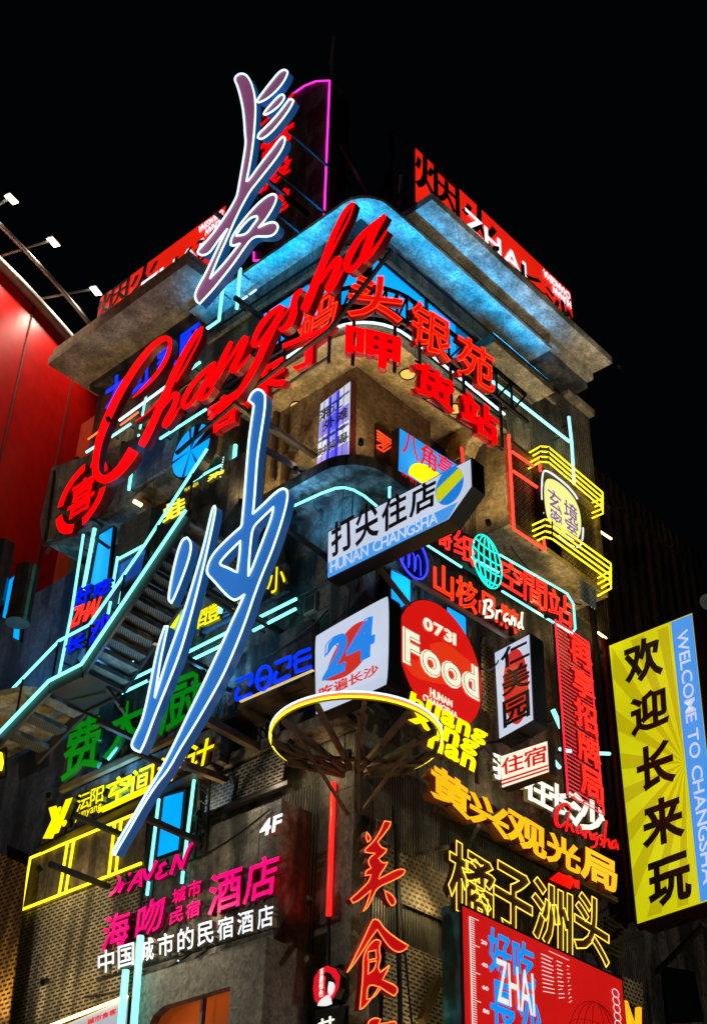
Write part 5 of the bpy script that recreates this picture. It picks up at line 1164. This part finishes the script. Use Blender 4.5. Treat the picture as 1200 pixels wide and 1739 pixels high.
flood((163, 494), 31.4, (55, 510), 820, 'bright white floodlight next to the left red billboard, last of three')
# tanks and curved ledge at the far left
TK = plain('galvanised_metal', (96, 90, 74), .35, .8, .35)
for lab, a, b, r_ in (('short galvanised drum hanging beside the stair landing', (44,968),(30,1058),.26), ('taller galvanised drum at the left picture edge', (2,928),(-14,1020),.28)):
    A_, B_ = pt(a, ('L', 2.2)), pt(b, ('L', 2.2)); A_.x = B_.x; A_.y = B_.y
    g = thing('metal_drum', lab, 'drum', B_, 'galvanised drums at the left edge'); obj('shell', tube([A_, B_], r_, 20), TK, g, False); obj('band', tube([A_.lerp(B_, .28), A_.lerp(B_, .31)], r_+.012, 20), TK, g); obj('band', tube([A_.lerp(B_, .9), A_.lerp(B_, .93)], r_+.012, 20), TK, g)
bluewin('narrow blue lit panel between the two galvanised drums', [(4,1050),(14,1055),(28,975),(16,985)], ('L', 1.9))
bluewin('small blue lit panel piece under the galvanised drum', [(22,1085),(34,1090),(36,1062),(24,1062)], ('L', 1.9))
o = obj('curved_ledge', prism([Vector((x, y, 15.6)) for x, y in [(-2.6+.0, 7.6), (-2.4, 7.0), (-1.9, 6.6), (-.8, 6.5), (-.8, 12), (-3.4, 12), (-3.3, 9.4), (-3.0, 8.3)]], Vector((0, 0, .14))), CONC); tag(o, 'curved concrete ledge under the galvanised drums at the left edge', 'ledge')
o = obj('panel_wall', bx(-.6, -.3, 6.7, 11.5, 12.5, 20.2), grunge('slate_panel', (58, 62, 74), (92, 96, 108), (30, 32, 40), scale=1.2)); tag(o, 'slate grey panel wall between the red drum and the stair', 'wall')
t = thing('neon_sign', 'cyan blue stacked line emblem on a blue light box behind the stair foot', 'lightbox sign', pt((118, 1225), ('L', .6)))
panel(t, 'face_panel', [(90,1262),(128,1250),(136,1188),(104,1215)], ('L', .6), .08, box_em('lightbox_marine', (10, 80, 210), .9, .2))
for i in range(7): a, b = pt((104+2.2*i, 1240-7.5*i), ('L', .66)), pt((122+1.6*i, 1233-8*i), ('L', .66)); obj('neon_tube', tube([a, b], .022, 6), ICE, t)
# right hand dark building
a = pt((1040, 815), ('R', -1.5)); b = pt((1150, 925), ('R', -1.5)); z_ = (a.z+b.z)/2
db = thing('dark_building', 'unlit brown building standing in the dark behind the right facade', 'building', (a.x+6, 6, 0))
BRB = grunge('dim_brown_cladding', (70, 48, 34), (92, 66, 48), (34, 24, 18), scale=.4, ribs=.5, bump=.1)
obj('wall', bx(9.4, b.x+1.0, 1.5, 14, 0, z_-.7), BRB, db); obj('parapet', bx(9.4, b.x+1.1, 1.4, 14, z_-.69, z_), grunge('dim_ribbed_parapet', (70, 48, 34), (92, 66, 48), (34, 24, 18), scale=.4, ribs=.35), db)
obj('wall', bx(b.x+1.1, b.x+7, 1.9, 14, 0, z_-2.2), BRB, db)
obj('low_wall', bx(9.0, 26, 1.0, 1.45, 0, 15.5), DARK, db)
o = obj('dark_window', prism([pt(p, ('R', -.9)) for p in ((1135,1739),(1195,1735),(1178,1650),(1125,1640))], NR*-.03), plain('dark_glass', (18, 22, 30), .1)); tag(o, 'dark glass window low on the right behind the lime sign brace', 'window')
o = obj('right_lamp', tube([pt((1200, 1022), ('R', 1.5)), pt((1225, 1012), ('R', 1.5))], .2, 14), plain('pale_lamp_shell', (150, 165, 190), .4)); o.name = 'lamp_shell'; tag(o, 'pale rounded lamp shell cut by the right edge above the lime sign', 'lamp')
for p in ((1012,898),(1018,1075),(1038,1262)):
    pass
o = obj('cable_tray', bar(pt((1002, 1010), ('R', .1)), pt((1044, 1400), ('R', .1)), .1), STEEL); tag(o, 'upright steel cable tray between the red rack and the lime sign', 'cable tray')
neon('neon_tube', 'short warm tube lamp at the wall edge above the lime sign', [[pt(p, ('R', .1)) for p in ((1014,1074),(1028,1084))]], WARM, .03, holder=-NR*.05)
neon('neon_tube', 'cyan neon dash slanting left of the red neon rack', [[pt(p, ('R', .4)) for p in ((938,1205),(952,1236))]], CYAN, .05, holder=-NR*.3)
neon('neon_tube', 'cyan neon dashes running level behind the red neon rack', [[pt(p, ('R', .3)) for p in ((950,1272),(968,1276))], [pt(p, ('R', .3)) for p in ((1006,1279),(1034,1280))], [pt(p, ('R', .3)) for p in ((940,1292),(950,1304))]], em('neon_pale_cyan', (150, 236, 246), 1.8), .04, holder=-NR*.2)

t = thing('letter_sign', 'yellow neon letter cut off by the left picture edge below the stair', 'neon sign', pt((0, 1300), ('L', 2.0)))
obj('neon_tube', tube([pt(p, ('L', 2.0)) for p in ((-14,1290),(-6,1278),(2,1280),(4,1296),(1,1308)) ], .035, 6), YELN, t, True); obj('neon_tube', tube([pt(p, ('L', 2.0)) for p in ((-12,1304),(4,1296))], .03, 6), YELN, t, True)
obj('backing_panel', prism([pt(p, ('L', 1.92)) for p in ((-40,1340),(8,1318),(10,1268),(-40,1290))], -NL*.05), BLACK, t)

parts(dm, 'panel_joint', [bar(Vector((C0.x+(RD+.01)*math.cos(R(a)), C0.y+(RD+.01)*math.sin(R(a)), 22.1)), Vector((C0.x+(RD+.01)*math.cos(R(a)), C0.y+(RD+.01)*math.sin(R(a)), 30.0-.1)), .035) for a in range(262, 296, 4)], plain('red_joint', (70, 6, 4), .5))

# ================================================================== LAMPS (unseen wash lights added on the ledges, LED strips of the cornice)
GAIN = 1.7
def uplight(label, loc, aim, en, col, spot=None, size=.25, sy=None):
    g = thing('wash_light', label, 'wall light', loc, 'unseen wash lights added on the ledges')
    loc = Vector(loc); d_ = (Vector(aim)-loc).normalized(); u_ = d_.orthogonal().normalized(); v_ = d_.cross(u_)
    obj('housing', tube([loc-d_*.14, loc-d_*.02], .06, 10), BLACK, g)
    l = bpy.data.lights.new('lamp', 'SPOT' if spot else 'AREA'); l.energy = en*GAIN; l.color = col
    if spot: l.spot_size = R(spot); l.spot_blend = .9; l.shadow_soft_size = .15
    else:
        l.shape = 'RECTANGLE'; l.size = size; l.size_y = sy or size
    o = bpy.data.objects.new('lamp', l); COL.objects.link(o); o.location = loc+d_*.02; o.rotation_euler = d_.to_track_quat('-Z', 'Y').to_euler(); return o
YW = (1, .74, .32); WW = (1, .86, .62); BW = (.0, .30, 1); NW = (.85, .93, 1); SB = (.12, .5, 1)
LST = [  # unseen fixtures added to wash the soffits and upper walls
 ('unseen warm uplight on the canopy edge left of the corner', (-.95, .9, 19.1), (-.6, .6, 21.7), 60, YW, 150),
 ('unseen warm uplight on the canopy edge at the corner', (-.75, -.65, 19.1), (-.5, -.5, 21.7), 70, YW, 150),
 ('unseen warm uplight on the canopy right of the corner', (1.4, -.75, 19.1), (1.2, -.5, 21.7), 70, YW, 150),
 ('unseen warm uplight on the rail below the right balcony end', (3.0, -.8, 19.2), (2.6, -.4, 21.7), 60, YW, 150),
 ('unseen warm uplight on the left part of the canopy', (-1.0, 2.4, 19.0), (-.7, 2.2, 21.7), 60, YW, 150),
 ('unseen warm uplight below the right bay soffit', (4.6, -1.0, 17.6), (5.0, -.3, 19.5), 45, YW, 150),
 ('second unseen warm uplight below the right bay soffit', (6.6, -1.0, 17.6), (6.6, -.3, 19.5), 45, YW, 150),
 ('unseen warm wall washer on the bay roof', (5.6, -1.0, 22.1), (5.8, .1, 25), 60, WW, 150),
 ('second unseen warm wall washer on the bay roof near the wall end', (7.6, -1.0, 22.1), (7.8, .1, 25), 50, WW, 150),
 ('unseen warm uplight on the left bay roof near its outer end', (-1.3, 8.2, 23.0), (-1.0, 7.8, 26.7), 30, YW, 140),
 ('unseen warm uplight on the left bay roof in the middle', (-1.3, 6.4, 22.5), (-1.0, 6.2, 26.7), 30, YW, 140),
 ('unseen warm uplight on the left bay roof near the balcony', (-1.4, 4.6, 22.2), (-1.0, 4.6, 26.7), 18, YW, 140),
 ('unseen cool uplight below the right eave', (5.0, -1.9, 26.0), (5.0, -1.0, 26.9), 16, NW, 150),
 ('unseen cool uplight below the right eave near the corner', (2.2, -1.9, 26.0), (2.2, -1.0, 26.9), 16, NW, 150),
 ('unseen cool uplight below the right eave at the far end', (7.4, -1.8, 26.0), (7.4, -.9, 26.9), 14, NW, 150),
]
for a in LST: uplight(*a)
def strip(label, a, b, en, col, up=UZ, w_=.04):
    a, b = Vector(a), Vector(b); g = thing('led_strip', label, 'LED strip', (a+b)/2, 'LED strips hidden on the ledges')
    obj('channel', bar(a-up*.03, b-up*.03, .05, .03), BLACK, g)
    l = bpy.data.lights.new('lamp', 'AREA'); l.shape = 'RECTANGLE'; l.size = (b-a).length; l.size_y = w_; l.energy = en; l.color = col; l.spread = R(75)
    o = bpy.data.objects.new('lamp', l); COL.objects.link(o); o.location = (a+b)/2
    x = (b-a).normalized(); z = -up; y = z.cross(x); M_ = Matrix((x, y, z)).transposed(); o.rotation_euler = M_.to_euler()
strip('blue LED strip along the right fascia lighting the cornice', (.3, -.62, 25.2), (6.0, -.66, 25.2), 80, BW)
strip('blue LED strip along the left fascia lighting the cornice', (-.72, .3, 25.2), (-.76, 4.8, 25.2), 66, BW)
strip('short blue LED strip at the cornice corner', (-.7, .1, 25.2), (.1, -.6, 25.2), 20, BW)
LST2 = [  # added spots standing in for neon spill and wall wash
 ('added warm spot over the grey frame of the window box', (-2.2, 3.0, 10.6), (-1.2, 2.9, 9.2), 70, WW, 140),
 ('added cyan spot under the upper stair flight', (-1.9, 4.2, 14.6), (-1.9, 3.6, 16.4), 60, SB, 150),
 ('added blue spot behind the yellow characters beside the cobalt sign', (-1.0, 3.4, 15.2), (-.1, 3.2, 16.4), 90, SB, 160),
 ('added blue spot on the slate panel wall', (-2.2, 8.6, 16.2), (-.6, 8.4, 17.6), 180, SB, 150),
 ('added blue spot under the arrow sign behind the lit panels', (1.2, -.7, 16.6), (1.2, .1, 17.6), 42, SB, 160),
 ('added blue spot behind the lit panels of the left facade', (-1.0, 7.2, 17.0), (-.3, 7.0, 18.5), 150, SB, 150),
 ('added blue spot on the sheet panel below the red script', (-2.3, 5.6, 22.0), (-1.5, 5.4, 20.6), 22, BW, 150),
 ('added blue spot under the stair landing', (-1.4, 5.0, 13.2), (-.4, 5.4, 15.0), 135, SB, 160),
 ('added blue spot below the canopy at the corner', (-.9, .9, 18.0), (-.3, .6, 18.6), 72, SB, 160),
 ('added warm spot on the ledge under the green characters', (-.8, 3.0, 12.4), (-.2, 2.6, 14.0), 25, YW, 150),
 ('added warm spot on the ledge under the 2026 digits', (-.7, .8, 13.0), (-.1, .6, 12.6), 22, YW, 160),
 ('added warm spot under the yellow ring beside the pier', (-.9, -.7, 12.2), (.1, .1, 10.5), 7, YW, 160),
 ('added warm spot above the amber characters', (3.6, -.6, 12.8), (3.6, 0, 13.6), 25, YW, 160),
 ('added warm spot above the outlined characters', (3.0, -.7, 11.6), (2.6, 0, 11.0), 30, YW, 160),
 ('added warm spot on the wall beside the upright red calligraphy', (1.9, -.5, 10.9), (1.2, 0, 10.0), 26, YW, 150),
 ('added warm spot low beside the red board', (1.2, -.6, 8.0), (1.0, 0, 9.0), 18, YW, 150),
 ('added warm spot behind the red Food disc', (2.9, -.6, 16.2), (3.2, 0, 15.2), 18, YW, 160),
 ('added warm spot on the punched screen over the hotel wall', (-1.0, 1.2, 12.5), (-.4, 1.2, 12.2), 12, WW, 160),
 ('added warm spot on the brown boards inside the yellow outline', (-1.6, 6.4, 11.9), (-.8, 6.2, 11.4), 16, YW, 160),
 ('added warm spot over the punched screen at the lower left', (-1.8, 7.6, 9.6), (-.8, 7.6, 10.4), 30, YW, 150),
 ('second added warm spot over the punched screen near the white characters', (-1.8, 5.4, 9.6), (-.8, 5.4, 10.2), 24, YW, 150),
 ('added warm spot under the white hotel characters', (-1.5, 2.6, 10.3), (-.75, 2.6, 10.8), 18, YW, 150),
 ('added warm spot above 4F on the dark wall', (-1.3, 1.6, 12.3), (-.75, 1.6, 11.2), 14, WW, 150),
 ('added red spot beside the hotel wall return', (-.6, .4, 10.2), (-.4, 1, 11.0), 10, (1, .04, .03), 160),
 ('added warm spot under the stair flight', (-1.8, 3.6, 15.0), (-1.8, 3.4, 17), 14, YW, 160),
 ('added warm spot under the lower stair flight', (-1.8, 6.3, 13.4), (-1.8, 6.3, 15), 20, YW, 160),
 ('added warm spot on the curved ledge at the left edge', (-2.9, 7.6, 13.8), (-2.6, 7.8, 15.6), 7, YW, 150),
]
for a in LST2: uplight(*a)

 # added fill lamps, unseen below the picture, brightening both facades
def fill_lamp(label, loc, aim, en, col):
    g = thing('fill_lamp', label, 'added fill lamp', loc, 'added fill lights across the road')
    p = Vector(loc); h = p+UZ*5.2; d_ = (Vector(aim)-h).normalized()
    obj('pole', tube([p, h-UZ*.1], .09, 10), STEEL, g); obj('head', bar(h-d_*.3, h, .5, .2), BLACK, g)
    l = bpy.data.lights.new('lamp', 'AREA'); l.shape = 'RECTANGLE'; l.size = .5; l.size_y = .5; l.energy = en; l.color = col; l.spread = R(120)
    o = bpy.data.objects.new('lamp', l); COL.objects.link(o); o.location = h+d_*.05; o.rotation_euler = d_.to_track_quat('-Z', 'Y').to_euler()
fill_lamp('added fill lamp below the picture facing the left facade', (-15, 3, 0), (0, 3, 16), 270, (1, .88, .72))
fill_lamp('added fill lamp below the picture facing the right facade', (4, -15, 0), (4, 0, 15), 230, (1, .86, .68))

# ================================================================== SMALL FITTINGS
def cable(label, a, b, sag, r=.018):
    a, b = Vector(a), Vector(b)
    P = [a.lerp(b, i/14)-UZ*(sag*4*(i/14)*(1-i/14)) for i in range(15)]
    tag(obj('cable', tube(P, r, 5), BLACK), label, 'cable', 'cables slung across the facades')
CB = [('thin black cable from the arrow sign to the corner room', (-1.4, -.3, 17.2), (-.25, 1.2, 19.2), .25),
      ('thin black cable over the 2026 digits', (-.6, .2, 15.6), (-.1, 3.4, 15.9), .3), ('thin black cable sagging across the blank wall above the digits', (-.2, .3, 16.8), (-.1, 2.8, 17.4), .4),
      ('thin black cable between the lower blue panel and the 4F letters', (-.95, 4.6, 11.6), (-.8, 1.2, 11.9), .3), ('black cable hanging below the magenta characters', (-.85, 5.6, 9.6), (-.85, 2.4, 9.9), .2),
      ('black cable down the corner beside the red tube', (-.07, .5, 12.4), (-.07, .35, 8.2), .03), ('black cable behind the upright red calligraphy', (.9, -.08, 12.2), (1.5, -.08, 8.0), .1),
      ('black cable from the disc sign to the upright box', (2.6, -.7, 15.6), (3.6, -.5, 16.2), .2), ('black cable under the right bay', (4.2, -.5, 19.3), (6.8, -.5, 19.1), .3),
      ('black cable over the amber characters', (2.0, -.9, 13.9), (5.6, -.6, 13.6), .25), ('black cable from the outlined characters to the lime sign', (5.6, -.6, 11.6), (7.9, -.3, 12.6), .3)]
for c_ in CB: cable(*c_)
def jbox(label, c, s, k):
    x, y, z = c; n = .09
    g = thing('junction_box', label, 'junction box', c, 'grey junction boxes on the walls')
    if k == 'L': a = bx(x-n, x, y-s/2, y+s/2, z, z+s*1.3); d = bx(x-n-.012, x-n-.002, y-s*.42, y+s*.42, z+.03, z+s*1.3-.03)
    else: a = bx(x-s/2, x+s/2, y-n, y, z, z+s*1.3); d = bx(x-s*.42, x+s*.42, y-n-.012, y-n-.002, z+.03, z+s*1.3-.03)
    obj('case', a, GREY, g); obj('door', d, STEEL, g); return g
jbox('grey junction box on the blank wall above the digits', (.09, 1.3, 16.3), .3, 'L'); jbox('grey junction box low on the hotel wall under 4F', (-.76, 1.35, 10.6), .26, 'L'); jbox('grey junction box on the corner beside the upright calligraphy', (.55, -.06, 11.4), .28, 'R')
jbox('grey junction box beside the small punched screen', (2.9, .09, 14.6), .3, 'R'); jbox('grey junction box on the ribbed wall above the bay', (4.6, .05, 23.4), .3, 'R'); jbox('grey junction box right of the outlined characters', (7.2, -.01, 11.0), .3, 'R')
def lattice(label, x, y, z0, z1, k):
    g = thing('lattice_mast', label, 'lattice mast', (x, y, z0), 'dark lattice masts behind the signs'); e = Vector((0, .34, 0)) if k == 'L' else Vector((.34, 0, 0)); p = Vector((x, y, 0))
    for o in (Vector(), e): obj('rail', bar(p+o+UZ*z0, p+o+UZ*z1, .05), BLACK, g)
    n = int((z1-z0)/.4)
    for i in range(n): obj('web_bar', bar(p+(e if i % 2 else Vector())+UZ*(z0+i*.4), p+(Vector() if i % 2 else e)+UZ*(z0+(i+1)*.4), .03), BLACK, g)
for lab, x, y, z0, z1, k in (('dark lattice mast between the two upper blue panels', 1.35, -.05, 14.4, 17.6, 'R'), ('dark lattice mast right of the upper blue panels', 2.75, -.05, 13.8, 17.4, 'R'), ('dark lattice mast by the cyan uprights under the left bay', -1.0, 6.9, 15.6, 20.0, 'L'), ('dark lattice mast behind the 2026 digits', -.05, 2.2, 13.0, 15.4, 'L')): lattice(lab, x, y, z0, z1, k)
for i, (a, b, off, lab) in enumerate((((229,1105),(222,1152), 1.3, 'string of tiny white lights under the stair'), ((312,1430+165),(288,1690), .9, 'string of tiny white lights on the punched screen'), ((380,775),(374,812), 1.7, 'string of tiny white lights beside the blue disc'))):
    A_, B_ = pt(a, ('L', off)), pt(b, ('L', off)); g = thing('light_string', lab, 'light string', A_, 'strings of tiny lights'); obj('wire', tube([A_, B_], .006, 4), BLACK, g)
    for j in range(9):
        p = A_.lerp(B_, (j+.5)/9); obj('bulb', bar(p-UZ*.012, p+UZ*.012, .022), WHTC, g)
screen("mesh_screen", 'small mesh panel coloured blue white as if lit at the right foot of the bay', [(985,1018),(1012,1035),(1011,1000),(985,983)], ('R', .88), grunge('blue_white_mesh', (120, 150, 210), (150, 180, 235), perf=1, slot=(.1, .06)))  # blue white light painted into the mesh colour
